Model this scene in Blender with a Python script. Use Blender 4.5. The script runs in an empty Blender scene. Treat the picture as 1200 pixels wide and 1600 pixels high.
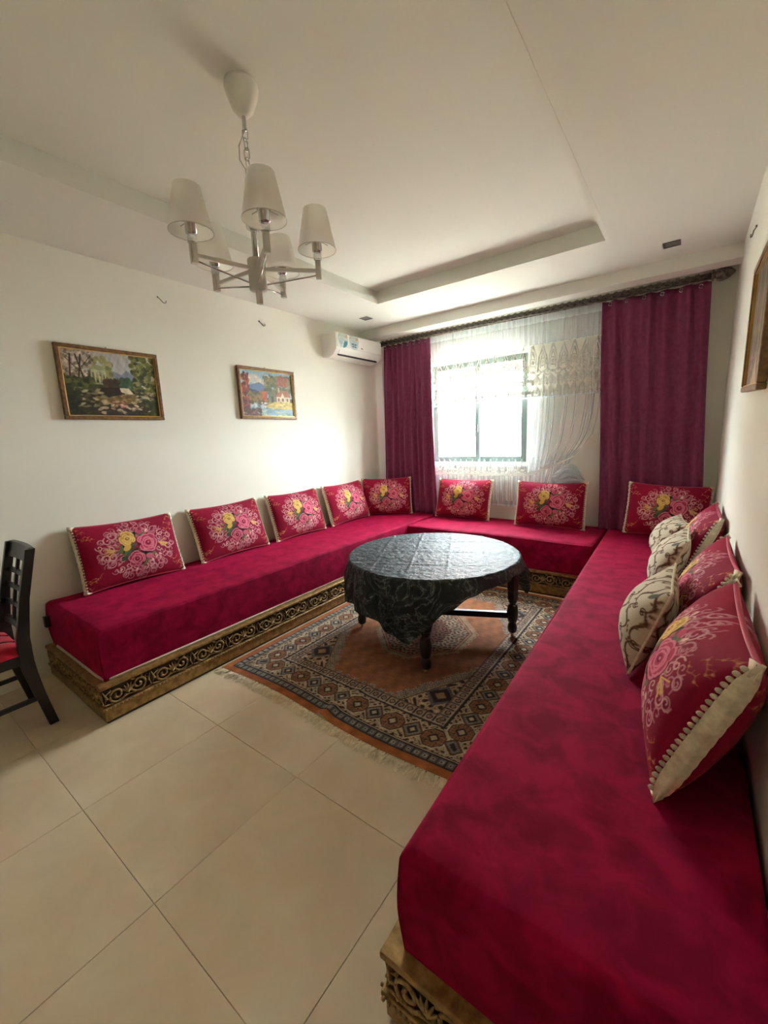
import bpy, math, random
import numpy as np
from mathutils import Vector, Matrix, Euler

random.seed(7); rng = np.random.default_rng(7)
scene = bpy.context.scene
COL = scene.collection
R = math.radians

# ------------------------------------------------------------------ camera
FPX = 645.388
CAM_R = Vector((0.80646468, 0.5898836, -0.04064562))
CAM_U = Vector((-0.07287425, 0.16737729, 0.9831959))
CAM_F = Vector((-0.58677429, 0.78995075, -0.1779712))
CAM_H = 1.434
cd = bpy.data.cameras.new('camera'); cam = bpy.data.objects.new('camera', cd); COL.objects.link(cam)
cd.sensor_fit = 'HORIZONTAL'; cd.sensor_width = 36.0; cd.lens = 36.0 * FPX / 1200.0
cd.clip_start = 0.02; cd.clip_end = 300
_m = Matrix((CAM_R, CAM_U, -CAM_F)).transposed().to_4x4(); _m.translation = Vector((0, 0, CAM_H))
cam.matrix_world = _m
scene.camera = cam

# ------------------------------------------------------------------ world, sun, exposure
w = bpy.data.worlds.new('sky'); scene.world = w; w.use_nodes = True
bg = w.node_tree.nodes['Background']
bg.inputs[0].default_value = (0.90, 0.97, 1.0, 1); bg.inputs[1].default_value = 54.0
sd = bpy.data.lights.new('sun', 'SUN'); sd.energy = 65.0; sd.angle = R(0.6); sd.color = (1.0, 0.98, 0.95)
sun = bpy.data.objects.new('sun', sd); COL.objects.link(sun); sun.rotation_euler = Euler((R(42), 0, R(-72)))
vs = scene.view_settings
vs.view_transform = 'Standard'; vs.look = 'None'; vs.gamma = 1.0; vs.exposure = 0.74; vs.use_curve_mapping = False
scene.cycles.use_denoising = True
scene.cycles.max_bounces = 14; scene.cycles.diffuse_bounces = 8; scene.cycles.transparent_max_bounces = 16
scene.cycles.sample_clamp_indirect = 12.0

# room (metres)
XL, XR, YB, YF = -3.24, 0.20, 4.45, -2.4
H, HC = 2.663, 2.785
WX0, WX1, WZ0, WZ1 = -2.60, -1.385, 1.075, 2.27      # window opening

def portal(name, loc, sx, sy, rot):
    d = bpy.data.lights.new(name, 'AREA'); d.shape = 'RECTANGLE'; d.size = sx; d.size_y = sy
    d.cycles.is_portal = True
    o = bpy.data.objects.new(name, d); COL.objects.link(o); o.location = loc; o.rotation_euler = rot
portal('window_portal', ((WX0+WX1)/2, YB+.20, (WZ0+WZ1)/2), WX1-WX0, WZ1-WZ0, (R(-90), 0, 0))

# ------------------------------------------------------------------ materials
def srgb(c):
    c = np.asarray(c, float)
    if c.max() > 1.001: c = c / 255.0
    return np.where(c <= .04045, c/12.92, ((c+.055)/1.055)**2.4)
def lin4(c): return tuple(float(v) for v in srgb(c)) + (1.0,)

class Mat:
    """principled material with optional noise mottling, bump and a vertex colour source"""
    def __init__(s, name, col=(200, 200, 200), rough=.6, metal=0., spec=.5):
        s.m = bpy.data.materials.new(name); s.m.use_nodes = True
        s.nt = s.m.node_tree; s.N = s.nt.nodes; s.L = s.nt.links
        s.b = s.N['Principled BSDF']; s.out = s.N['Material Output']
        s.i('Base Color', lin4(col)); s.i('Roughness', rough); s.i('Metallic', metal); s.i('Specular IOR Level', spec)
        s.csock = None
    def i(s, k, v): s.b.inputs[k].default_value = v; return s
    def n(s, t, **kw):
        x = s.N.new(t)
        for k, v in kw.items():
            if k.startswith('in_'):
                key = k[3:]; x.inputs[int(key) if key.isdigit() else key.replace('_', ' ')].default_value = v
            else: setattr(x, k, v)
        return x
    def coord(s, scale=(1, 1, 1), kind='Object'):
        t = s.n('ShaderNodeTexCoord'); mp = s.n('ShaderNodeMapping'); mp.inputs['Scale'].default_value = scale
        s.L.new(t.outputs[kind], mp.inputs[0]); return mp.outputs[0]
    def noise(s, scale, detail=4, rough=.55, vec=None, dist=0.):
        x = s.n('ShaderNodeTexNoise'); x.inputs['Scale'].default_value = scale; x.inputs['Detail'].default_value = detail
        x.inputs['Roughness'].default_value = rough; x.inputs['Distortion'].default_value = dist
        s.L.new(vec if vec is not None else s.coord(), x.inputs['Vector']); return x.outputs[0]
    def ramp(s, fac, stops):
        x = s.n('ShaderNodeValToRGB'); e = x.color_ramp.elements
        while len(e) < len(stops): e.new(.5)
        for el, (p, c) in zip(e, stops): el.position = p; el.color = lin4(c) if len(c) == 3 else c
        s.L.new(fac, x.inputs[0]); return x.outputs[0]
    def mottle(s, scale, c0, c1, detail=5, lo=.35, hi=.65, vec=None, dist=0.):
        s.csock = s.ramp(s.noise(scale, detail, vec=vec, dist=dist), [(lo, c0), (hi, c1)])
        s.L.new(s.csock, s.b.inputs['Base Color']); return s
    def vcol(s, amt=.0, scale=200):
        a = s.n('ShaderNodeAttribute', attribute_name='Col'); o = a.outputs['Color']
        if amt:
            nz = s.noise(scale, 3); mx = s.n('ShaderNodeMix', data_type='RGBA', blend_type='MULTIPLY')
            mx.inputs[0].default_value = amt; s.L.new(o, mx.inputs[6])
            s.L.new(s.ramp(nz, [(.3, (.45, .45, .45, 1)), (.7, (1.25, 1.25, 1.25, 1))]), mx.inputs[7]); o = mx.outputs[2]
        s.L.new(o, s.b.inputs['Base Color']); s.csock = o; return s
    def bump(s, scale, strength=.2, dist=.002, detail=4, vec=None):
        x = s.n('ShaderNodeBump'); x.inputs['Strength'].default_value = strength; x.inputs['Distance'].default_value = dist
        s.L.new(s.noise(scale, detail, vec=vec), x.inputs['Height'])
        s.L.new(x.outputs[0], s.b.inputs['Normal']); return s
    def sheen(s, w=.5, tint=(255, 200, 210), r=.4):
        s.i('Sheen Weight', w); s.i('Sheen Tint', lin4(tint)); s.i('Sheen Roughness', r); return s

M_wall = Mat('painted_wall', rough=.75, spec=.25).mottle(1.3, (234, 233, 220), (238, 237, 226)).bump(120, .05, .001).m
M_ceil = Mat('painted_ceiling', (234, 236, 228), rough=.8, spec=.2).m
M_tile = Mat('beige_porcelain_tile', rough=.33, spec=.4)
M_tile.mottle(3.2, (198, 176, 146), (214, 196, 168), detail=9, lo=.3, hi=.72, vec=M_tile.coord(kind='Object'), dist=.6)
M_tile = M_tile.m
M_grout = Mat('grout', (166, 142, 110), rough=.9).m
_v = Mat('crimson_velvet', rough=.8, spec=.06).mottle(10.0, (106, 4, 35), (140, 12, 52), detail=11, lo=.36, hi=.64, dist=.5)
_v.sheen(.32, (255, 50, 110), .4).bump(35, .12, .004, 5); M_velvet = _v.m
M_piping = Mat('cream_piping', (205, 190, 170), rough=.8).m
_g = Mat('antique_gold_wood', rough=.42, metal=.35).mottle(28, (120, 88, 44), (168, 132, 78), detail=5); M_gold = _g.bump(90, .15, .001).m
M_carve = Mat('carved_gold', rough=.45, metal=.3).mottle(60, (128, 96, 52), (178, 146, 96), detail=4).m
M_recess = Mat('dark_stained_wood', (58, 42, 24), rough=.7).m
M_cush = Mat('floral_cushion_fabric', rough=.8, spec=.1).vcol(.25, 260).sheen(.07, (255, 150, 170), .5).bump(25, .18, .006, 3).m
M_cream = Mat('cream_cushion_fabric', rough=.85, spec=.15).vcol(.25, 260).bump(30, .25, .006, 3).m
M_trim = Mat('cream_trim_fabric', rough=.85, spec=.15).mottle(60, (206, 192, 164), (230, 219, 194)).bump(45, .3, .005, 2).m
M_bead = Mat('pearl_lace', (196, 182, 158), rough=.35).m
M_redpipe = Mat('crimson_piping', (170, 34, 66), rough=.6).m
M_black = Mat('black_lacquered_wood', rough=.3, spec=.5).mottle(9, (14, 13, 14), (26, 22, 22), vec=None).m
M_brass = Mat('pale_foot_tip', (196, 170, 120), rough=.4).m
_c = Mat('black_vinyl', rough=.48, spec=.09)
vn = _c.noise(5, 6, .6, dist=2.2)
_c.csock = _c.ramp(vn, [(.44, (48, 54, 57)), (.49, (64, 71, 73)), (.5, (130, 137, 137)), (.51, (64, 71, 73)), (.56, (46, 52, 55))])  # blacks raised toward blue-grey, some flare haze put into the colour
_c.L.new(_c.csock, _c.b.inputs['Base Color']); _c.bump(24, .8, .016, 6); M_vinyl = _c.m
M_rug = Mat('woven_rug', rough=.95, spec=.1).vcol(.45, 230).bump(300, .3, .003, 2).m
M_fringe = Mat('rug_fringe', rough=.95, spec=.1).mottle(40, (204, 188, 156), (230, 216, 188)).m
_cu = Mat('burgundy_curtain', rough=.75, spec=.2).mottle(30, (114, 44, 76), (124, 54, 86)).sheen(.35, (220, 150, 190), .5)  # burgundy shifted towards purple, part of the flare haze put into the colour
M_curt = _cu.m
M_rail = Mat('carved_dark_rail', rough=.45, metal=.35).mottle(45, (66, 60, 58), (150, 140, 128), detail=3).m
M_steel = Mat('chrome', (200, 200, 200), rough=.18, metal=1.).m
M_white = Mat('white_plastic', (235, 233, 226), rough=.35).m
M_greyp = Mat('grey_plastic', (110, 108, 104), rough=.5).m
M_dark = Mat('dark_slot', (45, 44, 42), rough=.6).m
M_print = Mat('printed_label', rough=.4).vcol().m
M_paint = Mat('painted_canvas', rough=.45, spec=.35).vcol().m
M_frame = Mat('gilt_brown_frame', rough=.4, metal=.2).mottle(40, (96, 66, 40), (132, 94, 56)).m
M_framegold = Mat('gilt_bead', (206, 164, 88), rough=.3, metal=.6).m
M_alum = Mat('white_aluminium', (226, 228, 222), rough=.4).m
M_alumg = Mat('backlit_toned_aluminium', (96, 112, 104), rough=.4, metal=.2).m  # backlit tone of the glass edges put into the sash colour
M_lampmetal = Mat('silver_grey_metal', (208, 203, 196), rough=.35, metal=.2).m
M_redseat = Mat('red_seat_fabric', rough=.8, spec=.2).mottle(20, (150, 14, 34), (176, 22, 44)).sheen(.3).m
M_seam = Mat('dark_red_seam', (70, 6, 18), rough=.9).m
M_out = Mat('sunlit_render', rough=.9).mottle(.6, (226, 206, 172), (236, 222, 196)).m
M_out2 = Mat('white_render', (238, 234, 226), rough=.9).m
M_outtrim = Mat('brown_roof_tile', (176, 112, 70), rough=.9).m
M_ground = Mat('pale_street', (184, 179, 170), rough=.95).m
M_winglass = Mat('dark_window_glass', (70, 84, 92), rough=.15).m

def thin_glass(name, tint, refl):
    m = bpy.data.materials.new(name); m.use_nodes = True; nt = m.node_tree; nt.nodes.remove(nt.nodes['Principled BSDF'])
    t = nt.nodes.new('ShaderNodeBsdfTransparent'); t.inputs[0].default_value = tint
    g = nt.nodes.new('ShaderNodeBsdfGlossy'); g.inputs['Roughness'].default_value = .03
    mx = nt.nodes.new('ShaderNodeMixShader'); mx.inputs[0].default_value = refl
    nt.links.new(t.outputs[0], mx.inputs[1]); nt.links.new(g.outputs[0], mx.inputs[2])
    nt.links.new(mx.outputs[0], nt.nodes['Material Output'].inputs[0]); return m
M_glass = thin_glass('window_glass', (.95, .97, .97, 1), .05)
M_crystal = thin_glass('clear_acrylic', (.86, .88, .88, 1), .22)
def sheer_mat(name, col, thread):
    """vertex colour R = how closed the weave is, G = 1 voile .. 0 dense lace thread"""
    m = bpy.data.materials.new(name); m.use_nodes = True; nt = m.node_tree; nt.nodes.remove(nt.nodes['Principled BSDF'])
    a = nt.nodes.new('ShaderNodeAttribute'); a.attribute_name = 'Col'
    sp = nt.nodes.new('ShaderNodeSeparateColor'); nt.links.new(a.outputs['Color'], sp.inputs[0])
    t = nt.nodes.new('ShaderNodeBsdfTransparent')
    d = nt.nodes.new('ShaderNodeBsdfDiffuse'); d.inputs[0].default_value = lin4(col)
    l = nt.nodes.new('ShaderNodeBsdfTranslucent'); l.inputs[0].default_value = lin4(col)
    th = nt.nodes.new('ShaderNodeBsdfDiffuse'); th.inputs[0].default_value = lin4(thread)
    m1 = nt.nodes.new('ShaderNodeMixShader'); m1.inputs[0].default_value = .38
    m3 = nt.nodes.new('ShaderNodeMixShader')
    m2 = nt.nodes.new('ShaderNodeMixShader')
    nt.links.new(d.outputs[0], m1.inputs[1]); nt.links.new(l.outputs[0], m1.inputs[2])
    nt.links.new(sp.outputs[1], m3.inputs[0]); nt.links.new(th.outputs[0], m3.inputs[1]); nt.links.new(m1.outputs[0], m3.inputs[2])
    nt.links.new(sp.outputs[0], m2.inputs[0]); nt.links.new(t.outputs[0], m2.inputs[1]); nt.links.new(m3.outputs[0], m2.inputs[2])
    nt.links.new(m2.outputs[0], nt.nodes['Material Output'].inputs[0]); return m
M_sheer = sheer_mat('white_voile', (226, 237, 244), (206, 206, 196))
def shade_mat():
    m = bpy.data.materials.new('lamp_shade_fabric'); m.use_nodes = True; nt = m.node_tree; nt.nodes.remove(nt.nodes['Principled BSDF'])
    d = nt.nodes.new('ShaderNodeBsdfDiffuse'); l = nt.nodes.new('ShaderNodeBsdfTranslucent'); mx = nt.nodes.new('ShaderNodeMixShader'); mx.inputs[0].default_value = .6
    for n_ in (d, l): n_.inputs[0].default_value = lin4((250, 249, 244))
    nt.links.new(d.outputs[0], mx.inputs[1]); nt.links.new(l.outputs[0], mx.inputs[2]); nt.links.new(mx.outputs[0], nt.nodes['Material Output'].inputs[0]); return m
M_shade = shade_mat()

# ------------------------------------------------------------------ mesh helpers
class MB:
    def __init__(s): s.v = []; s.f = []
    def add(s, v, f):
        o = len(s.v); s.v += [tuple(map(float, p)) for p in v]; s.f += [tuple(i+o for i in q) for q in f]; return s
    def box(s, x0, x1, y0, y1, z0, z1):
        v = [(x0,y0,z0),(x1,y0,z0),(x1,y1,z0),(x0,y1,z0),(x0,y0,z1),(x1,y0,z1),(x1,y1,z1),(x0,y1,z1)]
        return s.add(v, [(0,3,2,1),(4,5,6,7),(0,1,5,4),(1,2,6,5),(2,3,7,6),(3,0,4,7)])
    def prism(s, poly, axis, a, b):
        """poly in the two other axes (cyclic order x->yz, y->zx(as x,z), z->xy) extruded a..b"""
        n = len(poly); P = []
        for t in (a, b):
            for (p, q) in poly:
                P.append({'x': (t, p, q), 'y': (p, t, q), 'z': (p, q, t)}[axis])
        f = [tuple(range(n))[::-1], tuple(range(n, 2*n))] + [(i, (i+1) % n, n+(i+1) % n, n+i) for i in range(n)]
        return s.add(P, f)
    def lathe(s, prof, c=(0, 0, 0), n=20, cap=True):
        V = []; F = []
        for (r, z) in prof:
            for k in range(n):
                a = 2*math.pi*k/n; V.append((c[0]+r*math.cos(a), c[1]+r*math.sin(a), c[2]+z))
        for i in range(len(prof)-1):
            for k in range(n):
                F.append((i*n+k, i*n+(k+1) % n, (i+1)*n+(k+1) % n, (i+1)*n+k))
        if cap:
            F.append(tuple(range(n))[::-1]); F.append(tuple(range((len(prof)-1)*n, len(prof)*n)))
        return s.add(V, F)
    def tube(s, path, r, n=6, cap=True, closed=False, flat=None):
        P = [Vector(p) for p in path]; m = len(P); V = []; F = []
        rr = r if hasattr(r, '__len__') else [r]*m
        up = Vector((0, 0, 1))
        for i, p in enumerate(P):
            t = (P[(i+1) % m]-P[i-1]) if closed else (P[min(i+1, m-1)]-P[max(i-1, 0)])
            t.normalize(); u = up if abs(t.dot(up)) < .95 else Vector((1, 0, 0))
            a = t.cross(u).normalized(); b = t.cross(a).normalized()
            for k in range(n):
                q = 2*math.pi*(k+.5)/n; V.append(p + a*math.cos(q)*rr[i] + b*math.sin(q)*rr[i])
        for i in range(m if closed else m-1):
            j = (i+1) % m
            for k in range(n): F.append((i*n+k, i*n+(k+1) % n, j*n+(k+1) % n, j*n+k))
        if cap and not closed: F.append(tuple(range(n))); F.append(tuple(range((m-1)*n, m*n))[::-1])
        return s.add(V, F)
    def bar(s, p, q, wd, ht, up=(0, 0, 1)):
        p, q = Vector(p), Vector(q); t = (q-p).normalized(); u = Vector(up)
        if abs(t.dot(u)) > .95: u = Vector((0, 1, 0))
        a = t.cross(u).normalized(); b = a.cross(t).normalized(); V = []
        for e in (p, q):
            for (i, j) in ((-1,-1),(1,-1),(1,1),(-1,1)): V.append(e + a*i*wd/2 + b*j*ht/2)
        return s.add(V, [(0,1,2,3),(7,6,5,4),(0,4,5,1),(1,5,6,2),(2,6,7,3),(3,7,4,0)])
    def sphere(s, c, r, n=8, m=5):
        return s.lathe([(r*math.sin(math.pi*max(.02, min(.98, i/m))), -r*math.cos(math.pi*i/m)) for i in range(m+1)], c, n)
    def mesh(s, name, mat, smooth=False, off=(0, 0, 0)):
        me = bpy.data.meshes.new(name); o = Vector(off)
        me.from_pydata([tuple(Vector(p)-o) for p in s.v], [], s.f); me.materials.append(mat)
        me.validate(); me.update()
        if smooth: me.shade_smooth() if hasattr(me, 'shade_smooth') else None
        return me

def wloc(o):
    v = Vector((0, 0, 0))
    while o is not None: v += Vector(o.location); o = o.parent
    return v
def link(name, me, parent=None, loc=(0, 0, 0), rot=None):
    o = bpy.data.objects.new(name, me); COL.objects.link(o); o.parent = parent; o.location = loc
    if rot is not None: o.rotation_euler = rot
    return o
def part(name, mb, mat, parent=None, smooth=False, bevel=0., local=False, sub=0):
    """one mesh object; vertices given in world space unless local"""
    off = (0, 0, 0) if (local or parent is None) else wloc(parent)
    o = link(name, mb.mesh(name, mat, smooth, off), parent)
    if bevel:
        b = o.modifiers.new('bevel', 'BEVEL'); b.width = bevel; b.segments = 3; b.limit_method = 'ANGLE'; b.angle_limit = R(40)
        if smooth is False:
            for p in o.data.polygons: p.use_smooth = True
            w_ = o.modifiers.new('wn', 'WEIGHTED_NORMAL'); w_.keep_sharp = True
    return o
def tag(o, label=None, cat=None, group=None, kind=None):
    if label: o['label'] = label
    if cat: o['category'] = cat
    if group: o['group'] = group
    if kind: o['kind'] = kind
    return o
def thing(name, label, cat, loc=(0, 0, 0), rot=None, group=None):
    o = link(name, None, None, loc, rot); o.empty_display_size = .05
    return tag(o, label, cat, group)
def grid(name, P, mat, col=None, parent=None, smooth=True, closed_u=False):
    """P: (nv, nu, 3) numpy array -> quad grid with optional colour (nv, nu, 3, sRGB)"""
    nv, nu = P.shape[:2]; idx = np.arange(nv*nu).reshape(nv, nu)
    if closed_u: idx = np.c_[idx, idx[:, :1]]
    F = np.stack([idx[:-1, :-1], idx[:-1, 1:], idx[1:, 1:], idx[1:, :-1]], -1).reshape(-1, 4)
    me = bpy.data.meshes.new(name); n = len(F)
    me.vertices.add(nv*nu); me.vertices.foreach_set('co', P.reshape(-1).astype(np.float32))
    me.loops.add(n*4); me.loops.foreach_set('vertex_index', F.reshape(-1).astype(np.int32))
    me.polygons.add(n); me.polygons.foreach_set('loop_start', np.arange(0, n*4, 4, dtype=np.int32))
    me.polygons.foreach_set('loop_total', np.full(n, 4, np.int32))
    me.polygons.foreach_set('use_smooth', np.full(n, smooth))
    me.materials.append(mat); me.update(calc_edges=True)
    if col is not None:
        a = me.color_attributes.new('Col', 'FLOAT_COLOR', 'POINT')
        c = np.ones((nv*nu, 4), np.float32); c[:, :3] = srgb(np.clip(col, 0, 1)).reshape(-1, 3)
        a.data.foreach_set('color', c.reshape(-1))
    if name is None: return me
    return link(name, me, parent)

class Paint:
    """little raster in real units, x right, y up, later used as vertex colours"""
    def __init__(s, x0, x1, y0, y1, nx, ny, col):
        s.x = np.linspace(x0, x1, nx); s.y = np.linspace(y0, y1, ny)
        s.X, s.Y = np.meshgrid(s.x, s.y); s.a = np.ones((ny, nx, 3))*(np.array(col)/255.)
        s.px = (x1-x0)/(nx-1)
    def box(s, x0, x1, y0, y1):
        i0, i1 = np.searchsorted(s.x, [x0, x1]); j0, j1 = np.searchsorted(s.y, [y0, y1])
        return slice(max(j0-1, 0), j1+1), slice(max(i0-1, 0), i1+1)
    def put(s, sl, d, col, al=1.):
        """d: signed distance (neg inside)"""
        k = np.clip(.5-d/s.px, 0, 1)[..., None]*al
        s.a[sl] = s.a[sl]*(1-k) + (np.array(col)/255.)*k
    def ell(s, x, y, rx, ry, col, rot=0., al=1.):
        r = max(rx, ry)+s.px*2; sl = s.box(x-r, x+r, y-r, y+r); X = s.X[sl]-x; Y = s.Y[sl]-y
        c, n = math.cos(rot), math.sin(rot); u = X*c+Y*n; v = -X*n+Y*c
        s.put(sl, (np.sqrt((u/rx)**2+(v/ry)**2)-1)*min(rx, ry), col, al)
    def ring(s, x, y, r, wd, col, al=1., sx=1.):
        q = r*max(sx, 1)+wd+s.px*2; sl = s.box(x-q, x+q, y-q, y+q)
        d = np.sqrt(((s.X[sl]-x)/sx)**2+(s.Y[sl]-y)**2)
        s.put(sl, np.abs(d-r)-wd/2, col, al)
    def seg(s, x0, y0, x1, y1, wd, col, al=1.):
        q = wd+s.px*2; sl = s.box(min(x0, x1)-q, max(x0, x1)+q, min(y0, y1)-q, max(y0, y1)+q)
        X = s.X[sl]-x0; Y = s.Y[sl]-y0; dx, dy = x1-x0, y1-y0; L = dx*dx+dy*dy+1e-12
        t = np.clip((X*dx+Y*dy)/L, 0, 1); s.put(sl, np.hypot(X-t*dx, Y-t*dy)-wd/2, col, al)
    def path(s, pts, wd, col, al=1.):
        for (a, b), (c, d) in zip(pts[:-1], pts[1:]): s.seg(a, b, c, d, wd, col, al)
    def rect(s, x0, x1, y0, y1, col, al=1.):
        sl = s.box(x0, x1, y0, y1); X = s.X[sl]; Y = s.Y[sl]
        s.put(sl, np.maximum(np.maximum(x0-X, X-x1), np.maximum(y0-Y, Y-y1)), col, al)
    def poly(s, pts, col, al=1.):
        xs = [p[0] for p in pts]; ys = [p[1] for p in pts]; sl = s.box(min(xs), max(xs), min(ys), max(ys))
        X = s.X[sl]; Y = s.Y[sl]; ins = np.zeros(X.shape, bool)
        for (x0, y0), (x1, y1) in zip(pts, pts[1:]+pts[:1]):
            c = (y0 > Y) != (y1 > Y); ins ^= c & (X < (x1-x0)*(Y-y0)/((y1-y0) or 1e-9)+x0)
        s.put(sl, np.where(ins, -1., 1.)*s.px, col, al)

def fbm(X, Y, seed, octv=4, f=1.):
    r = np.random.default_rng(seed); o = np.zeros_like(X); a = 1.
    for _ in range(octv):
        for _ in range(3):
            th = r.uniform(0, 6.28); ph = r.uniform(0, 6.28); k = f*r.uniform(.7, 1.3)
            o += a*np.sin(k*(X*math.cos(th)+Y*math.sin(th))+ph)/3
        f *= 2.1; a *= .5
    return o

# ------------------------------------------------------------------ room shell
floor = part('floor', MB().box(XL-.2, XR+.2, YF-.2, YB+.25, -.12, -.004), M_grout); tag(floor, 'beige floor of large square porcelain tiles with thin dark joints', kind='structure')
gx = sorted({XL, XR} | {round(-1.274+.6*k, 4) for k in range(-6, 6) if XL+.02 < -1.274+.6*k < XR-.02})
gy = sorted({YF, YB} | {round(.3994+.6*k, 4) for k in range(-8, 10) if YF+.02 < .3994+.6*k < YB-.02})
tmesh = {}
G = .0007
for i in range(len(gx)-1):
    for j in range(len(gy)-1):
        a, b = gx[i+1]-gx[i], gy[j+1]-gy[j]; k = (round(a, 3), round(b, 3))
        if k not in tmesh:
            e = .0012
            m_ = MB(); x0, x1, y0, y1 = G, a-G, G, b-G
            m_.add([(x0,y0,-.006),(x1,y0,-.006),(x1,y1,-.006),(x0,y1,-.006),(x0,y0,-e),(x1,y0,-e),(x1,y1,-e),(x0,y1,-e),
                    (x0+e,y0+e,0),(x1-e,y0+e,0),(x1-e,y1-e,0),(x0+e,y1-e,0)],
                   [(0,1,5,4),(1,2,6,5),(2,3,7,6),(3,0,4,7),(4,5,9,8),(5,6,10,9),(6,7,11,10),(7,4,8,11),(8,9,10,11)])
            tmesh[k] = m_.mesh('tile', M_tile)
        link('tile', tmesh[k], floor, (gx[i], gy[j], 0))

def swall(name, mb, label): return tag(part(name, mb, M_wall), label, kind='structure')
swall('wall_left', MB().box(XL-.2, XL, YF-.2, YB+.25, -.1, HC+.1), 'plain off-white painted wall with two framed landscapes')
swall('wall_right', MB().box(XR, XR+.2, YF-.2, YB+.25, -.1, HC+.1), 'plain off-white painted wall beside the long red seat')
bw = MB().box(XL, WX0, YB, YB+.25, -.1, HC+.1).box(WX1, XR, YB, YB+.25, -.1, HC+.1).box(WX0, WX1, YB, YB+.25, -.1, WZ0).box(WX0, WX1, YB, YB+.25, WZ1, HC+.1)
swall('wall_back', bw, 'off-white wall with the curtained window')
fw = MB().box(XL, XR, YF-.25, YF, -.1, HC+.1)
swall('wall_front', fw, 'plain off-white wall opposite the window')
RX0, RX1, RY0, RY1 = -2.46, -.556, -1.2, 3.345
ceil = part('ceiling', MB().box(XL, XR, YF, YB, HC, HC+.1), M_ceil); tag(ceil, 'white ceiling with a rectangular raised tray', kind='structure')
sf = MB().box(XL, RX0-.03, YF, YB, H, HC).box(RX1+.03, XR, YF, YB, H, HC).box(RX0-.03, RX1+.03, RY1+.03, YB, H, HC).box(RX0-.03, RX1+.03, YF, RY0-.03, H, HC)
part('soffit', sf, M_ceil, ceil)
lp = MB(); z0, z1 = H-.001, H+.042
lp.box(RX0-.03, RX0, RY0, RY1, z0, z1).box(RX1, RX1+.03, RY0, RY1, z0, z1).box(RX0-.03, RX1+.03, RY1, RY1+.03, z0, z1).box(RX0-.03, RX1+.03, RY0-.03, RY0, z0, z1)
part('tray_lip', lp, M_ceil, ceil)
tag(part('trim_1', MB().box(XL, XR, 4.03, 4.19, 2.565, H), M_ceil), 'white boxed pelmet beam across the ceiling above the curtain rail', kind='structure')

# window: outer frame, two sliding sashes with glass
win = thing('window_1', 'white aluminium sliding window with two panes and a centre stile coloured backlit grey', None, ((WX0+WX1)/2, YB+.1, WZ0)); win['kind'] = 'structure'
def ringbox(x0, x1, z0, z1, y0, y1, t):
    return MB().box(x0, x0+t, y0, y1, z0, z1).box(x1-t, x1, y0, y1, z0, z1).box(x0+t, x1-t, y0, y1, z0, z0+t).box(x0+t, x1-t, y0, y1, z1-t, z1)
part('window_frame', ringbox(WX0, WX1, WZ0, WZ1, YB+.07, YB+.17, .035), M_alum, win, bevel=.003)
xm = -1.975
for k, (a, b, yy) in enumerate(((WX0+.035, xm+.03, YB+.125), (xm-.03, WX1-.035, YB+.085))):
    s_ = part('sash', ringbox(a, b, WZ0+.035, WZ1-.035, yy-.016, yy+.016, .06), M_alumg, win, bevel=.003)
    part('pane', MB().box(a+.06, b-.06, yy-.003, yy+.003, WZ0+.095, WZ1-.095), M_glass, s_)
    hx = b-.025 if k == 0 else a+.025
    part('latch', MB().box(hx-.012, hx+.012, yy-.036, yy-.016, 1.45, 1.53), M_greyp, s_, bevel=.003)
part('sill', MB().box(WX0, WX1, YB-.02, YB+.07, WZ0-.025, WZ0+.002), M_alum, win, bevel=.004)
# ------------------------------------------------------------------ outside the window
tag(part('ground', MB().box(-80, 80, YB+.4, 90, -4.2, -4), M_ground), 'pale sunlit street below the window', kind='structure')
bl = thing('house', 'cream sunlit house across the street with shuttered windows and tiled eaves', 'building', (-6, 17, -4))
part('wall', MB().box(-16, -1, 15, 22, -4, 3.6), M_out, bl)
part('roof', MB().prism([(14.4, 3.6), (14.4, 3.75), (18.5, 5.4), (22.6, 3.75), (22.6, 3.6)], 'x', -16.6, -.4), M_outtrim, bl)
for x in (-14, -11, -8.6, -6.6, -4.6, -2.6):
    for z in (-2.6, .9):
        f_ = part('window', MB().box(x-.55, x+.55, 14.94, 15.02, z, z+1.3), M_out2, bl)
        part('pane', MB().box(x-.45, x+.45, 14.92, 14.95, z+.1, z+1.2), M_winglass, f_)
bb = part('balcony', MB().box(-8, -3.4, 13.9, 15, .35, .5).box(-8, -3.4, 13.9, 14.0, .5, 1.3), M_out2, bl)

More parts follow.
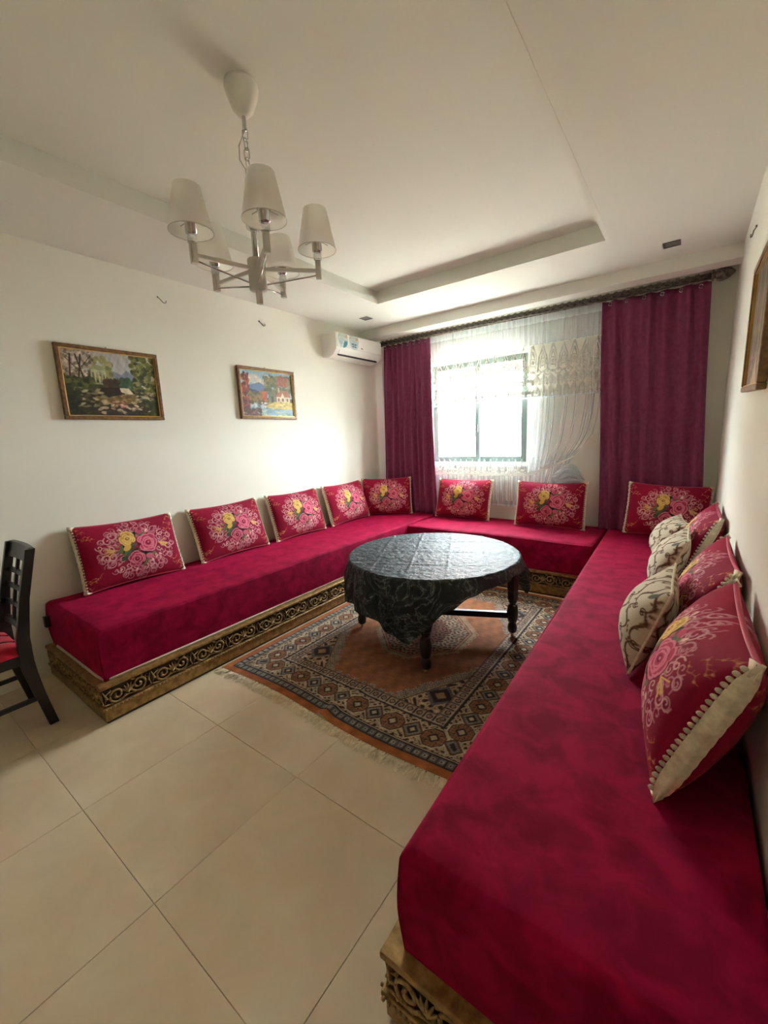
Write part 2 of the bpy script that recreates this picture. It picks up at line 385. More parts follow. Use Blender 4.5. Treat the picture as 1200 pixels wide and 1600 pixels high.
# ------------------------------------------------------------------ sofas: carved bases and velvet mattresses
def spiral(cx, cz, r0, turns, a0, sgn=1, n=34, y=0.):
    P = []
    for i in range(n):
        t = i/(n-1); a = a0+sgn*turns*2*math.pi*t; r = r0*(1-t)**.9+.004
        P.append((cx+r*math.cos(a), y, cz+r*math.sin(a)))
    return P
def carved_mesh():
    """one scroll module, 0.24 x 0.10, lying in the xz plane, relief towards -y"""
    m = MB(); W = .24
    for sx in (-1, 1):
        cx = sx*.055; cz = .05 + (.004 if sx > 0 else -.004)
        P = spiral(cx, cz, .040, 1.6, R(200) if sx > 0 else R(-20), sx)
        m.tube(P, [.0062]*(len(P)-8)+[.0075]*8, 5)
        P = spiral(cx, cz, .029, 1.0, R(20) if sx > 0 else R(160), sx, 22); m.tube(P, .0040, 4)
        for k in range(4):   # leaves around the scroll
            a = R(60+55*k)*sx; x, z = cx+.042*math.cos(a), cz+.040*math.sin(a)
            x2, z2 = x+.020*math.cos(a+.9*sx), z+.016*math.sin(a+.9*sx)
            z2 = min(max(z2, .006), .094)
            m.tube([(x, 0, z), ((x+x2)/2, -.003, (z+z2)/2), (x2, 0, z2)], [.0045, .0058, .001], 5)
    for k in range(5):       # centre palmette
        a = R(30+30*k); m.tube([(0, 0, .03), (.026*math.cos(a), -.002, .045+.022*math.sin(a)), (.036*math.cos(a), 0, .045+.040*math.sin(a))], [.004, .0055, .001], 5)
    m.tube([(-.115, 0, .012), (-.07, -.001, .006), (0, 0, .020), (.07, -.001, .006), (.115, 0, .012)], .004, 5)
    for sx in (-1, 1):
        m.tube([(sx*.118, 0, .01), (sx*.104, -.002, .05), (sx*.118, 0, .09)], [.002, .0055, .002], 5)
        m.tube([(sx*.10, 0, .088), (sx*.085, -.002, .078), (sx*.112, 0, .062)], [.001, .005, .001], 4)
    return m.mesh('carved_panel', M_carve, True)
CARVE = carved_mesh()
def carve_run(parent, p, q, z, out):
    """carved panels from p to q (xy), relief facing 'out' (xy)"""
    p, q = Vector(p), Vector(q); L = (q-p).length; n = max(1, round(L/.24)); t = (q-p)/L
    ang = math.atan2(out[1], out[0])+math.pi/2
    base = wloc(parent)
    for i in range(n):
        c = p+t*L*(i+.5)/n; o = link('carved_panel', CARVE, parent, Vector((c.x, c.y, z))-base, (0, 0, ang)); o.scale = (L/n/.24, 1, 1)
def frame_run(parent, poly_out, name='side'):
    pass
def sofa_base(label, foot, x0, x1, y0, y1, fronts, skew=0., skew1=0., yc=None):
    """carved box base; x1/x0 front edges may be skewed along y"""
    t = thing('sofa_base', label, 'sofa base', foot, group='carved sofa bases')
    def quad(d, z0, z1, hollow=False):
        # outline inset by d on visible sides only
        a, b, c, e = x0, x1, y0, y1
        if 'x1' in fronts: b -= d
        if 'x0' in fronts: a += d
        if 'y0' in fronts: c += d
        sk = lambda y: skew*(y-y0)
        return [(a+(sk(c) if 'x0' in fronts else 0), c), (b+skew1*(c-y0), c), (b+skew1*(e-y0), e), (a+(sk(e) if 'x0' in fronts else 0), e)], z0, z1
    def slab(d, z0, z1):
        P, a, b = quad(d, z0, z1); return MB().prism(P, 'z', a, b)
    part('dark_foot_strip', slab(.012, 0, .014), M_recess, t)  # thin dark inset strip along the floor
    part('plinth', slab(.004, .014, .078), M_gold, t, bevel=.004)
    part('lower_moulding', slab(-.006, .078, .094), M_gold, t, bevel=.006)
    part('frieze', slab(.012, .094, .196), M_recess, t)
    part('top_rim', slab(-.004, .196, .214), M_gold, t, bevel=.005)
    P, _, _ = quad(.006, 0, 0)
    if 'y0' in fronts: carve_run(t, P[0], P[1], .095, (0, -1))
    f_ = ((yc or y1)-y0)/(y1-y0)     # carved up to where the neighbouring base starts
    if 'x1' in fronts: carve_run(t, P[1], Vector(P[1]).lerp(Vector(P[2]), f_), .095, (1, 0))
    if 'x0' in fronts:
        d = Vector(P[3])-Vector(P[0]); carve_run(t, Vector(P[0]).lerp(Vector(P[3]), f_), P[0], .095, (-d.y, d.x))
    return t, quad
bLt, qL = sofa_base('gold carved scroll base under the long red mattress by the landscape pictures', (XL+.4, 2.5, 0), XL+.002, -2.370, .667, YB-.01, ('x1', 'y0'), yc=3.600)
bBt, qB = sofa_base('gold carved scroll base under the short red mattress below the window', (-1.45, 4.0, 0), -2.3645, -.5840, 3.606, YB-.01, ('y0',), skew1=-.0215)
bRt, qR = sofa_base('gold carved scroll base under the red mattress beside the bare wall', (-.15, 2.5, 0), -.514, XR-.002, .606, YB-.01, ('x0', 'y0'), skew=-.0215, yc=3.600)
def beads(parent, p, q, z, out, n, r=.006):
    m = MB()
    for i in range(n):
        c = Vector(p).lerp(Vector(q), (i+.5)/n); m.sphere((c.x+out[0]*.004, c.y+out[1]*.004, z), r, 6, 4)
    o = part('bead_moulding', m, M_carve, parent, True); o['kind'] = 'stuff'
beads(bRt, (-.514, .600), (XR, .600), .088, (0, -1), 44); beads(bRt, (-.520, .606), (-.5842, 3.59), .088, (-1, 0), 150, .005)
beads(bLt, (-2.366, .667), (-2.366, 3.6), .088, (1, 0), 150, .005)

def mattress(label, foot, x0, x1, y0, y1, z0, z1, skew=0., seed=1, strap=False, pipe=None):
    t = thing('mattress', label, 'mattress', foot, group='red velvet mattresses')
    nx, ny = 26, max(20, int((y1-y0)/.05))
    r = .019
    # superellipse-like rounded box: sample a section ring going up one side, over the top and down
    us = np.concatenate([np.linspace(0, 1, 12)]); 
    def prof(n_top):
        pts = []
        for z in np.linspace(z0, z1-r, 9): pts.append((0., z))
        for a in np.linspace(0, math.pi/2, 6)[1:]: pts.append((r-r*math.cos(a), z1-r+r*math.sin(a)))
        for s in np.linspace(0, 1, n_top)[1:-1]: pts.append((None, s))
        for a in np.linspace(math.pi/2, 0, 6)[:-1]: pts.append((-(r-r*math.cos(a)), z1-r+r*math.sin(a)))
        for z in np.linspace(z1-r, z0, 9): pts.append((-1e-9, z))
        return pts
    pr = prof(24); rows = []
    ys = [y0]*1 + list(y0+np.array([0., .008, .018, .028])) + list(np.linspace(y0+.08, y1-.08, ny)) + list(y1-np.array([.028, .018, .008, 0.])) + [y1]
    dz = [None, r, .011, .003, 0.] + [0.]*ny + [0., .003, .011, r, None]
    for y, d in zip(ys, dz):
        row = []
        xa, xb = x0+skew*(y-y0), x1
        for (u, z) in pr:
            if u is None: row.append((xa+r+(xb-xa-2*r)*z, y, z1))
            elif u < 0 or (u == 0 and False): row.append((xb+u, y, z))
            else: row.append((xa+u, y, z))
        row = np.array(row)
        if d is None: row[:, 2] = z0
        else: row[:, 2] = np.minimum(row[:, 2], z1-d)
        rows.append(row)
    P = np.array(rows); X, Y, Z = P[..., 0], P[..., 1], P[..., 2]
    k = np.clip((Z-z0)/(z1-z0), 0, 1)
    bulge = .010*np.sin(math.pi*k)**1
    cx, cy = (x0+x1)/2, (y0+y1)/2
    P[..., 2] += np.where(k > .96, .006*fbm(X*1., Y*1., seed, 3, 4.) - .004, 0)
    P[..., 1] += np.where(np.abs(Y-y0) < .06, -bulge + .005*fbm(X, Z, seed+3, 3, 9.)*np.sin(math.pi*k), 0)
    side = (np.abs(X-(x0+skew*(Y-y0))) < .05) | (np.abs(X-x1) < .05)
    sg = np.where(X < cx, -1., 1.)
    P[..., 0] += np.where(side, sg*(bulge*.8 + .004*fbm(Y, Z, seed+5, 3, 6.)*np.sin(math.pi*k)), 0)
    P -= np.array(wloc(t))
    cov = grid('cover', P, M_velvet, None, t)
    if pipe: part('piping', MB().tube(pipe, .008, 6), M_piping, t, True)
    if strap: part('strap', MB().box(x0-.004, x0+.03, y0-.03, y0+.01, .335, .405), M_black, t, bevel=.004)
    return t
ZT, ZM = .50, .2138
mattress('long crimson velvet mattress by the wall with the landscape pictures', (XL+.4, 2.5, ZM), XL+.012, -2.418, .708, YB-.03, ZM, ZT, 0, 1, True,
         [(XL+.1, .705, ZM+.006), (-2.50, .705, ZM+.006), (-2.44, .712, ZM+.006), (-2.416, .74, ZM+.006), (-2.413, 1.2, ZM+.006), (-2.413, 3.5, ZM+.006)])
mattress('short crimson velvet mattress below the curtained window', (-1.45, 4.0, ZM), -2.398, -.592, 3.645, YB-.03, ZM, ZT-.004, 0, 2)
mattress('long crimson velvet mattress against the bare wall with one picture', (-.15, 2.5, ZM), -.470, XR-.012, .642, YB-.03, ZM, ZT, -.028, 3)

# ------------------------------------------------------------------ cushions
CW, CH = .64, .445
def rose(p, x, y, r, base, dark, lite, seed):
    q = random.Random(seed); p.ell(x, y, r, r*.95, dark)
    for rad, n_, sz in ((.72, 9, .36), (.48, 7, .30), (.26, 5, .24)):
        for k in range(n_):
            a = 2*math.pi*k/n_+q.uniform(-.4, .4)+rad*3; rd = rad*q.uniform(.78, 1.12); cx, cy = x+rd*r*math.cos(a), y+rd*r*math.sin(a)
            p.ell(cx, cy, r*sz*1.05, r*sz*.78, lite, a+1.57); p.ell(cx-.10*r*math.cos(a), cy-.10*r*math.sin(a), r*sz*.95, r*sz*.66, base, a+1.57)
            p.ell(cx-.24*r*math.cos(a), cy-.24*r*math.sin(a), r*sz*.6, r*sz*.3, dark, a+1.57, .8)
    p.ell(x, y, r*.2, r*.18, dark); p.ell(x+.03*r, y+.03*r, r*.1, r*.08, lite)
def curl(p, x, y, r, a, sg, wd, col, al=1.):
    p.path([(x+r*(1-i/13)*math.cos(a+sg*i*.62), y+r*(1-i/13)*math.sin(a+sg*i*.62)) for i in range(12)], wd, col, al)
def floral(seed, nx=170, ny=118):
    q = random.Random(seed); p = Paint(-CW/2, CW/2, -CH/2, CH/2, nx, ny, (140, 18, 50))
    n = fbm(p.X, p.Y, seed, 3, 9.)[..., None]; p.a *= 1+.07*n
    lace = [(196, 150, 148), (212, 172, 166), (178, 116, 126), (190, 130, 136)]
    ox = .015; n0 = p; p.x = p.x/1.2; p.y = p.y/1.2; p.X = p.X/1.2; p.Y = p.Y/1.2; p.px /= 1.2
    p.ell(ox, 0, .150, .135, (150, 62, 78), 0, .45)
    for ring_, (f, m, r, wd) in enumerate(((1.06, 26, .017, .0042), (.92, 20, .022, .0050), (.76, 17, .019, .0046), (.62, 13, .016, .0042))):
        for k in range(m):
            a = 2*math.pi*(k+.5*(ring_ % 2))/m+q.uniform(-.05, .05)
            x = ox+(.172+.02*math.cos(2*a))*f*math.cos(a); y = .158*f*math.sin(a)
            if q.random() < .55: p.ring(x, y, r*q.uniform(.7, 1), wd, q.choice(lace), .9)
            curl(p, x, y, r*1.15, a+q.uniform(-1, 1), q.choice((-1, 1)), wd, q.choice(lace), .95)
    for k in range(60):
        a = q.uniform(0, 6.28); r = q.uniform(.5, 1.); x, y = ox+.17*r*math.cos(a), .15*r*math.sin(a)
        p.ell(x, y, .011, .005, q.choice([(206, 140, 140), (180, 80, 100), (226, 190, 176), (160, 120, 96), (120, 40, 60)]), a)
    for k in range(40):
        a = q.uniform(0, 6.28); r = q.uniform(.25, .95); p.ell(ox+.115*r*math.cos(a), .105*r*math.sin(a), .027, .010, q.choice([(44, 62, 50), (70, 86, 62), (30, 44, 40), (104, 110, 70), (84, 100, 84)]), q.uniform(0, 3.1))
    for sx in (-1, 1):
        for k in range(9):
            a = q.uniform(-.9, .9); x, y = ox+sx*.125, .01; p.seg(x, y, x+sx*.05*math.cos(a), y+.05*math.sin(a), .004, (216, 176, 96), .9)
    rose(p, ox-.048, .068, .047, (196, 150, 72), (136, 88, 40), (224, 192, 122), 1)
    p.ell(ox-.06, .012, .024, .016, (214, 170, 84), .6)
    rose(p, ox+.060, .022, .062, (176, 52, 84), (112, 20, 48), (210, 118, 136), 2)
    rose(p, ox-.022, -.066, .050, (160, 42, 72), (100, 16, 42), (204, 122, 134), 3)
    p.ell(ox+.05, -.062, .022, .018, (196, 96, 116)); p.ell(ox+.03, .10, .016, .013, (186, 70, 96))
    for sx in (-1, 1):
        for sy in (-1, 1):
            for k in range(4):
                x, y = sx*(.185+.016*k), sy*(.10+.022*k)
                for j in range(5):
                    b = q.uniform(-1., 1.)+(0 if sx > 0 else math.pi); x2, y2 = x+.013*math.cos(b), y+.013*math.sin(b)
                    p.seg(x, y, x2, y2, .0024, (186, 124, 70), .8); p.seg(x2, y2, x2+.010*math.cos(b+1.1), y2+.010*math.sin(b+1.1), .002, (186, 124, 70), .8)
                    if q.random() < .4: p.ell(x2, y2, .0036, .0036, (214, 150, 110), 0, .8)
                    x, y = x2, y2
    return p.a
def creampat(seed, nx=120, ny=120, s=.44):
    q = random.Random(seed); p = Paint(-s/2, s/2, -s/2, s/2, nx, ny, (204, 190, 166)); br = (92, 62, 44)
    for ci, cx in enumerate((-.20, -.125, -.04, .045, .125, .20)):
        for cj, cy in enumerate((-.15, .0, .15)):
            sg = 1 if (ci+cj) % 2 else -1; wob = .026 if abs(cx) < .19 else .014
            pts = [(cx+sg*wob*math.sin(t*6.0), cy-.07+.14*t) for t in np.linspace(0, 1, 18)]
            for i in range(17): p.seg(*pts[i], *pts[i+1], .004+.006*math.sin(math.pi*i/17), br)
            for t0, sc in ((0, 1), (17, -1)):
                x, y = pts[t0]; curl(p, x-sg*sc*.012, y, .016, 0, sg*sc, .005, br)
            for k in range(6):
                i = q.randrange(18); x, y = pts[i]; p.ell(x+q.uniform(-.016, .016), y+q.uniform(-.012, .012), .008, .0045, (116, 84, 60), q.uniform(0, 3))
    for k in range(7): p.ell(q.uniform(-.19, .19), q.uniform(-.19, .19), .026, .013, (104, 104, 92), q.uniform(.6, 2.2))
    return p.a
def pillow_surface(w_, h_, T, edge, side, nu, nv, pinch=.03):
    u = np.linspace(-1, 1, nu)[None, :]*np.ones((nv, 1)); v = np.linspace(-1, 1, nv)[:, None]*np.ones((1, nu))
    X = u*w_/2*(1-pinch*(1-v**2)); Z = v*h_/2*(1-.075*(1-u**2)) 
    body = ((1-u**2).clip(0)**.46)*((1-v**2).clip(0)**.60)
    e = edge*(1-np.abs(v)**6)
    Y = e + (T-edge)*body
    Y = Y + .0035*fbm(X, Z, 11, 3, 16.)*body
    return np.stack([X, side*Y, Z+h_/2], -1)
def flipu(P): return P[:, ::-1]
NU, NV = 118, 82
_ft = floral(3, NU*2, NV*2)
_front = pillow_surface(CW, CH, .092, .014, -1, NU*2, NV*2)
_back = pillow_surface(CW, CH, .080, .014, 1, NU, NV)
def me_of(o): me = o.data; bpy.data.objects.remove(o); return me
ME_front = me_of(grid('front', _front, M_cush, _ft))
ME_back = me_of(grid('back', flipu(_back), M_cush, floral(9, NU, NV)))
def gusset(sx):
    m = 40; v = np.linspace(-1, 1, m)
    f_, b_ = pillow_surface(CW, CH, .092, .014, -1, NU, m), pillow_surface(CW, CH, .080, .014, 1, NU, m)
    c = -1 if sx > 0 else 0
    A, B = f_[:, c], b_[:, c]; rows = []
    for t in np.linspace(0, 1, 7):
        P = A*(1-t)+B*t; P = P.copy(); P[:, 0] += sx*(.004+.012*np.sin(math.pi*t)+.0025*np.sin(v*38+t*2)); rows.append(P)
    rows[0][:, 1] -= .004; rows[-1][:, 1] += .004
    P = np.array(rows)
    if sx > 0: P = P[::-1]
    return me_of(grid('trim_band', P, M_trim))
ME_gus = [gusset(-1), gusset(1)]
def lace_me(sx):
    f_ = pillow_surface(CW, CH, .092, .014, -1, NU, 24); c = -1 if sx > 0 else 0; m = MB()
    for P in f_[1:-1, c]: m.sphere((P[0]-sx*.001, P[1]-.007, P[2]), .0068, 8, 6)
    return m.mesh('lace_edge', M_bead, True)
ME_lace = [lace_me(-1), lace_me(1)]
def pipe_me(top):
    f_ = pillow_surface(CW, CH, .092, .014, -1, 40, 5); P = f_[-1 if top else 0]
    return MB().tube([(p[0], 0, p[2]) for p in P], .006, 6).mesh('piping', M_redpipe, True)
ME_pipe = [pipe_me(True), pipe_me(False)]
def ear_me(sx, z):
    dz = .014 if z else -.010
    return MB().add([(sx*(CW/2-.028), -.012, z), (sx*(CW/2-.028), .012, z), (sx*(CW/2+.010), .008, z-dz*2), (sx*(CW/2+.010), -.008, z-dz*2), (sx*(CW/2+.012), 0, z+dz*.7)],
                    [(0, 1, 4), (1, 2, 4), (2, 3, 4), (3, 0, 4), (0, 3, 2, 1)]).mesh('corner_tab', M_trim, True)
ME_ear = [ear_me(sx, z) for sx in (-1, 1) for z in (0, CH)]
def cushion(label, loc, yaw, lean, roll=0, group='red floral cushions on the seats', sc=(1, 1, 1)):
    t = thing('cushion', label, 'cushion', loc, Euler((-R(lean), R(roll), R(yaw))), group); t.scale = sc
    link('front_cover', ME_front, t); link('back_cover', ME_back, t)
    for k in (0, 1):
        link('trim_band', ME_gus[k], t); o = link('lace_edge', ME_lace[k], t); o['kind'] = 'stuff'
        link('piping', ME_pipe[k], t)
    for e in ME_ear: link('corner_tab', e, t)
    return t
zc = ZT+.003
cushion('red floral cushion nearest the loose end of the picture-wall seat', (-3.0705, 1.205, zc+.004), 90, 18.3, 1)
cushion('red floral cushion second from the loose end of the picture-wall seat', (-3.0668, 2.005, zc+.003), 90, 19, -.8)
cushion('red floral cushion third from the loose end of the picture-wall seat', (-3.0782, 2.765, zc), 90, 16.8, 0)
cushion('red floral cushion under the air conditioner on the picture-wall seat', (-3.0812, 3.520, zc+.002), 90, 16.2, -.8)
cushion('red floral cushion set diagonally in the corner beside the narrow-fold curtain', (-2.938, 4.028, zc), 37, 12, 0, sc=(.92, 1, 1))
cushion('red floral cushion on the window seat under the two window panes', (-2.035, 4.1935, zc-.004), 0, 17, 0)
cushion('red floral cushion on the window seat with the gathered sheer hem behind it', (-1.075, 4.135, zc-.004), 0, 13, 0)
cushion('red floral cushion leaning on the wide finial-end curtain in the corner', (-.132, 4.117, zc+.006), 3, 13.6, 3, sc=(.90, 1, 1))
cushion('red floral cushion on the bare-wall seat, farthest along toward the window', (.0092, 3.165, zc), -90, 21.2, 0, sc=(.98, 1.1, 1))
cushion('red floral cushion in the middle of the bare-wall row between cream cushions', (.0092, 2.140, zc), -90, 21.2, 0, sc=(.96, 1.1, 1))
cushion('big red floral cushion with wide pearl-edged trim at the end of the bare-wall row', (-.0073, 1.425, zc-.002), -90, 21.3, 0, sc=(.96, 1.35, 1))
# cream cushions
SC = .43
_cf = pillow_surface(SC, SC, .075, 0., -1, 120, 120); _cb = pillow_surface(SC, SC, .045, 0., 1, 120, 120)   # flattened where it leans
ME_cf = me_of(grid('front', _cf, M_cream, creampat(4))); ME_cb = me_of(grid('back', flipu(_cb), M_cream, creampat(8)))
def seam_me():
    P = _cf; loop = [P[0, i] for i in range(0, 120, 4)] + [P[i, -1] for i in range(0, 120, 4)] + [P[-1, i] for i in range(119, 0, -4)] + [P[i, 0] for i in range(119, 0, -4)]
    return MB().tube([tuple(p) for p in loop], .0035, 5, closed=True).mesh('seam', M_trim, True)
ME_cs = seam_me()
def cream(label, loc, yaw, lean, roll=0, sc=(1, 1, 1)):
    t = thing('cushion', label, 'cushion', loc, Euler((-R(lean), R(roll), R(yaw))), 'cream scroll cushions along the bare wall'); t.scale = sc
    link('front_cover', ME_cf, t); link('back_cover', ME_cb, t); link('seam', ME_cs, t); return t
cream('cream cushion with brown scrolls beside the biggest red cushion', (-.130, 1.900, zc-.003), -90, 18.5, 0, (.95, 1.45, .86))
cream('cream cushion with brown scrolls between the middle and far red cushions', (-.108, 2.785, zc-.003), -90, 22, 0, (.95, 1.35, .86))
cream('cream leaf-patterned cushion lying lowest, nearest the window corner', (-.175, 3.585, zc-.004), -82, 34, 0, (.95, 1.3, .76))

# ------------------------------------------------------------------ table, cloth, rug
TC = (-1.43, 2.49); TZ = .615; TR = .60
tb = thing('round_table', 'low round black wooden table with turned legs on the rug', 'table', (TC[0], TC[1], 0))
part('tabletop', MB().lathe([(TR-.012, 0), (TR, .008), (TR, .026), (TR-.01, .034)], (TC[0], TC[1], TZ-.036), 64), M_black, tb, True)
legs = []
a0 = math.atan2(1.943-2.506, -1.178+1.43)
prof = [(.020, .035), (.030, .045), (.034, .075), (.028, .10), (.020, .108), (.030, .118), (.038, .15), (.040, .19), (.034, .235), (.024, .245), (.024, .255), (.031, .265), (.031, .28)]
for k in range(4):
    a = a0+k*math.pi/2; x, y = TC[0]+.552*math.cos(a), TC[1]+.552*math.sin(a); legs.append((x, y))
    m = MB().lathe(prof, (x, y, 0), 14)
    rt = a0+math.pi/4
    for z0, z1, hw in ((.278, .345, .026), (.345, .58, .0275)):
        c, s_ = math.cos(rt)*hw, math.sin(rt)*hw
        m.prism([(x+c-s_, y+s_+c), (x-c-s_, y-s_+c), (x-c+s_, y-s_-c), (x+c+s_, y+s_-c)], 'z', z0, z1)
    lg = part('leg', m, M_black, tb, False, bevel=.004)
    part('foot_tip', MB().lathe([(.008, .0095), (.012, .018), (.012, .04)], (x, y, 0), 10), M_brass, lg, True)
for k in range(4):
    p, q = legs[k], legs[(k+1) % 4]
    part('apron', MB().bar((*p, .535), (*q, .535), .022, .09), M_black, tb, bevel=.003)
for (i, j), z in (((1, 3), .165), ((0, 2), .166)):
    part('stretcher', MB().bar((*legs[i], z), (*legs[j], z), .034, .042), M_black, tb, bevel=.003)
# cloth
kt = [(-180, .26), (-150, .24), (-120, .27), (-100, .28), (-84, .34), (-74, .385), (-66, .31), (-54, .18), (-42, .105), (-26, .075), (-5, .06), (14, .07), (26, .12), (38, .36), (48, .20), (62, .13), (100, .12), (140, .17), (160, .30), (175, .30), (180, .26)]
na, nd, nr = 288, 26, 60
th = np.linspace(-math.pi, math.pi, na, endpoint=False)
drop = np.interp(np.degrees(th), [a for a, _ in kt], [b for _, b in kt])
RC = TR+.006
fold = .014*np.sin(th*13+1.3*np.sin(3*th))+.008*np.sin(th*29+2)
rows = []
for i in range(nr):
    t = (i/(nr-1)); r = .004+(RC-.02)*t**.9
    X, Y = TC[0]+r*np.cos(th), TC[1]+r*np.sin(th)
    zz = np.full(na, TZ+.0005)
    cr = .0032
    for ang, offs in ((R(25), (-.36, -.12, .12, .36)), (R(115), (-.30, 0, .30))):
        d = (X-TC[0])*math.cos(ang)+(Y-TC[1])*math.sin(ang)
        for o_ in offs: zz += cr*np.exp(-((d-o_)/.008)**2)
    zz += .0016*fbm(X, Y, 5, 4, 22.)
    rows.append(np.stack([X, Y, zz], -1))
for a in np.linspace(0, math.pi/2, 6)[1:]:
    r = RC-.02+.02*math.sin(a); rows.append(np.stack([TC[0]+r*np.cos(th), TC[1]+r*np.sin(th), np.full(na, TZ+.0005-.02*(1-math.cos(a)))], -1))
for i in range(1, nd+1):
    s = i/nd; dz = .02+(drop-.02)*s; r = RC+(fold+.020)*np.minimum(1, s*drop/.16)*1.2+.006*np.minimum(1, s*drop/.1)
    r = r+.05*s*s*np.exp(-((np.degrees(th)-36)/9)**2)
    rows.append(np.stack([TC[0]+r*np.cos(th), TC[1]+r*np.sin(th), TZ+.0005-dz], -1))
cl = thing('tablecloth', 'shiny black vinyl cloth hanging unevenly over the round table', 'tablecloth', (TC[0], TC[1], TZ))
P = np.array(rows)-np.array([TC[0], TC[1], TZ])
grid('cloth', P, M_vinyl, None, cl, closed_u=True)

# rug (pattern as woven colour)
GX0, GX1, GY0, GY1 = -2.350, -.604, 1.335, 3.560
nx, ny = 400, 480
RW, RH = GX1-GX0, GY1-GY0
p = Paint(-RW/2, RW/2, -RH/2, RH/2, nx, ny, (150, 88, 52))
X, Y = p.X, p.Y; dx, dy = RW/2-np.abs(X), RH/2-np.abs(Y); d = np.minimum(dx, dy)
s = np.where(dx < dy, Y, X)                       # coordinate along the nearest edge
def C(c): return np.array(c)/255.
A = p.a
def setm(mask, c): A[mask] = C(c)
terra, cream_, dark, slate, brown, tan = (132, 84, 62), (178, 160, 134), (58, 50, 50), (98, 96, 96), (96, 66, 50), (152, 120, 90)
cell = lambda q, L: np.abs((q/L-np.floor(q/L))-.5)*2      # 0 centre .. 1 edge
def diamond(d0, dc, half, s_, L): return cell(s_, L)*L/2 + np.abs(d0-dc)
# outer slate band with box chain
b1 = (d > .045) & (d < .098); setm(b1, slate)
q = cell(s, .042); setm(b1 & (q > .82), dark); setm(b1 & ((d < .052) | (d > .091)), dark)
setm(b1 & (q < .5) & (np.abs(d-.0715) < .011), (150, 142, 128)); setm(b1 & (q < .22) & (np.abs(d-.0715) < .005), dark)
setm((d > .098) & (d < .104), cream_)
# wide cream border with medallions and vines
b2 = (d > .104) & (d < .275); setm(b2, cream_)
dc = .19; L = .235
dd = diamond(d, dc, 0, s, L); cs = cell(s, L)*L/2
def motif(mask, phase):
    cs = np.abs(((s+phase)/L-np.floor((s+phase)/L))-.5)*L; e = np.abs(d-dc); return cs, e
c0, e0 = motif(b2, 0.); c1, e1 = motif(b2, L/2)
oct0 = np.maximum(np.maximum(c0, e0), (c0+e0)*.72)
setm(b2 & (oct0 < .062), dark); setm(b2 & (oct0 < .056), (140, 98, 72)); setm(b2 & (oct0 < .056) & (np.abs(np.sin(c0*190)*np.sin(e0*190)) > .55), (104, 72, 56)); setm(b2 & ((c0+e0) < .034), dark); setm(b2 & ((c0+e0) < .02), cream_)
setm(b2 & (np.abs(c0-e0) < .004) & (oct0 < .05) & (oct0 > .03), dark)
dia1 = c1+e1
setm(b2 & (dia1 < .066), brown); setm(b2 & (dia1 < .052), (128, 122, 112)); setm(b2 & (dia1 < .052) & (np.sin(c1*300)*np.sin(e1*300) > .1), slate); setm(b2 & (dia1 < .034), dark); setm(b2 & (dia1 < .016), cream_)
vine = np.abs(np.sin(s*2*math.pi/.075+np.sin(d*90)*1.4)*np.sin(d*2*math.pi/.062+np.sin(s*60)*1.2))
far = b2 & (oct0 > .070) & (dia1 > .076)
setm(far & (vine > .5), brown); setm(far & (vine > .82), dark)
setm(far & (vine < .07), (124, 96, 66))
setm(b2 & ((d < .108) | (d > .271)), dark)
# inner guard
b3 = (d > .275) & (d < .352); setm(b3, (118, 108, 104)); q = cell(s, .058)
setm(b3 & (np.abs(d-.3135) < .024) & (q < .8), (160, 138, 120)); rr_ = np.hypot(q*.029, d-.3135)
setm(b3 & (np.abs(rr_-.014) < .0035), dark); setm(b3 & (rr_ < .005), terra); setm(b3 & (q > .88), dark)
setm(b3 & ((d < .281) | (d > .346)), dark); setm((d > .286) & (d < .290), cream_); setm((d > .338) & (d < .342), terra)
# field with octagonal terracotta ground
inn = d >= .352; setm(inn, cream_)
v2 = np.abs(np.sin(X*62+1.5*np.sin(Y*33))*np.sin(Y*58+1.5*np.sin(X*35))); setm(inn & (v2 > .5), (104, 84, 66)); setm(inn & (v2 > .78), dark); setm(inn & (v2 < .08), (150, 96, 66))
cor = np.abs(np.abs(X)-.46)+np.abs(np.abs(Y)-.62); setm(inn & (cor < .10), slate); setm(inn & (cor < .075), dark); setm(inn & (cor < .035), tan)
hw, hh, k_ = .545, .745, .62
oc = np.maximum(np.abs(X)-hw, np.abs(Y)-hh); og = (np.abs(X)*.86+np.abs(Y)*.5)-(hw*.86+.20*.5)
oo = np.maximum(oc, og)
setm(inn & (oo < .070), dark); setm(inn & (oo < .064), tan); setm(inn & (oo < .058), (126, 112, 104))
sp = np.abs(np.sin((X+Y)*75)*np.sin((X-Y)*75)); setm(inn & (oo < .054) & (sp > .5), (176, 156, 132)); setm(inn & (oo < .054) & (sp > .85), dark)
fld = inn & (oo < .0+.010*np.sign(np.sin(X*95)*np.sin(Y*95)))
setm(fld, (140, 92, 66)); A[fld] *= (1+.10*fbm(X, Y, 21, 3, 5.)[fld])[:, None]
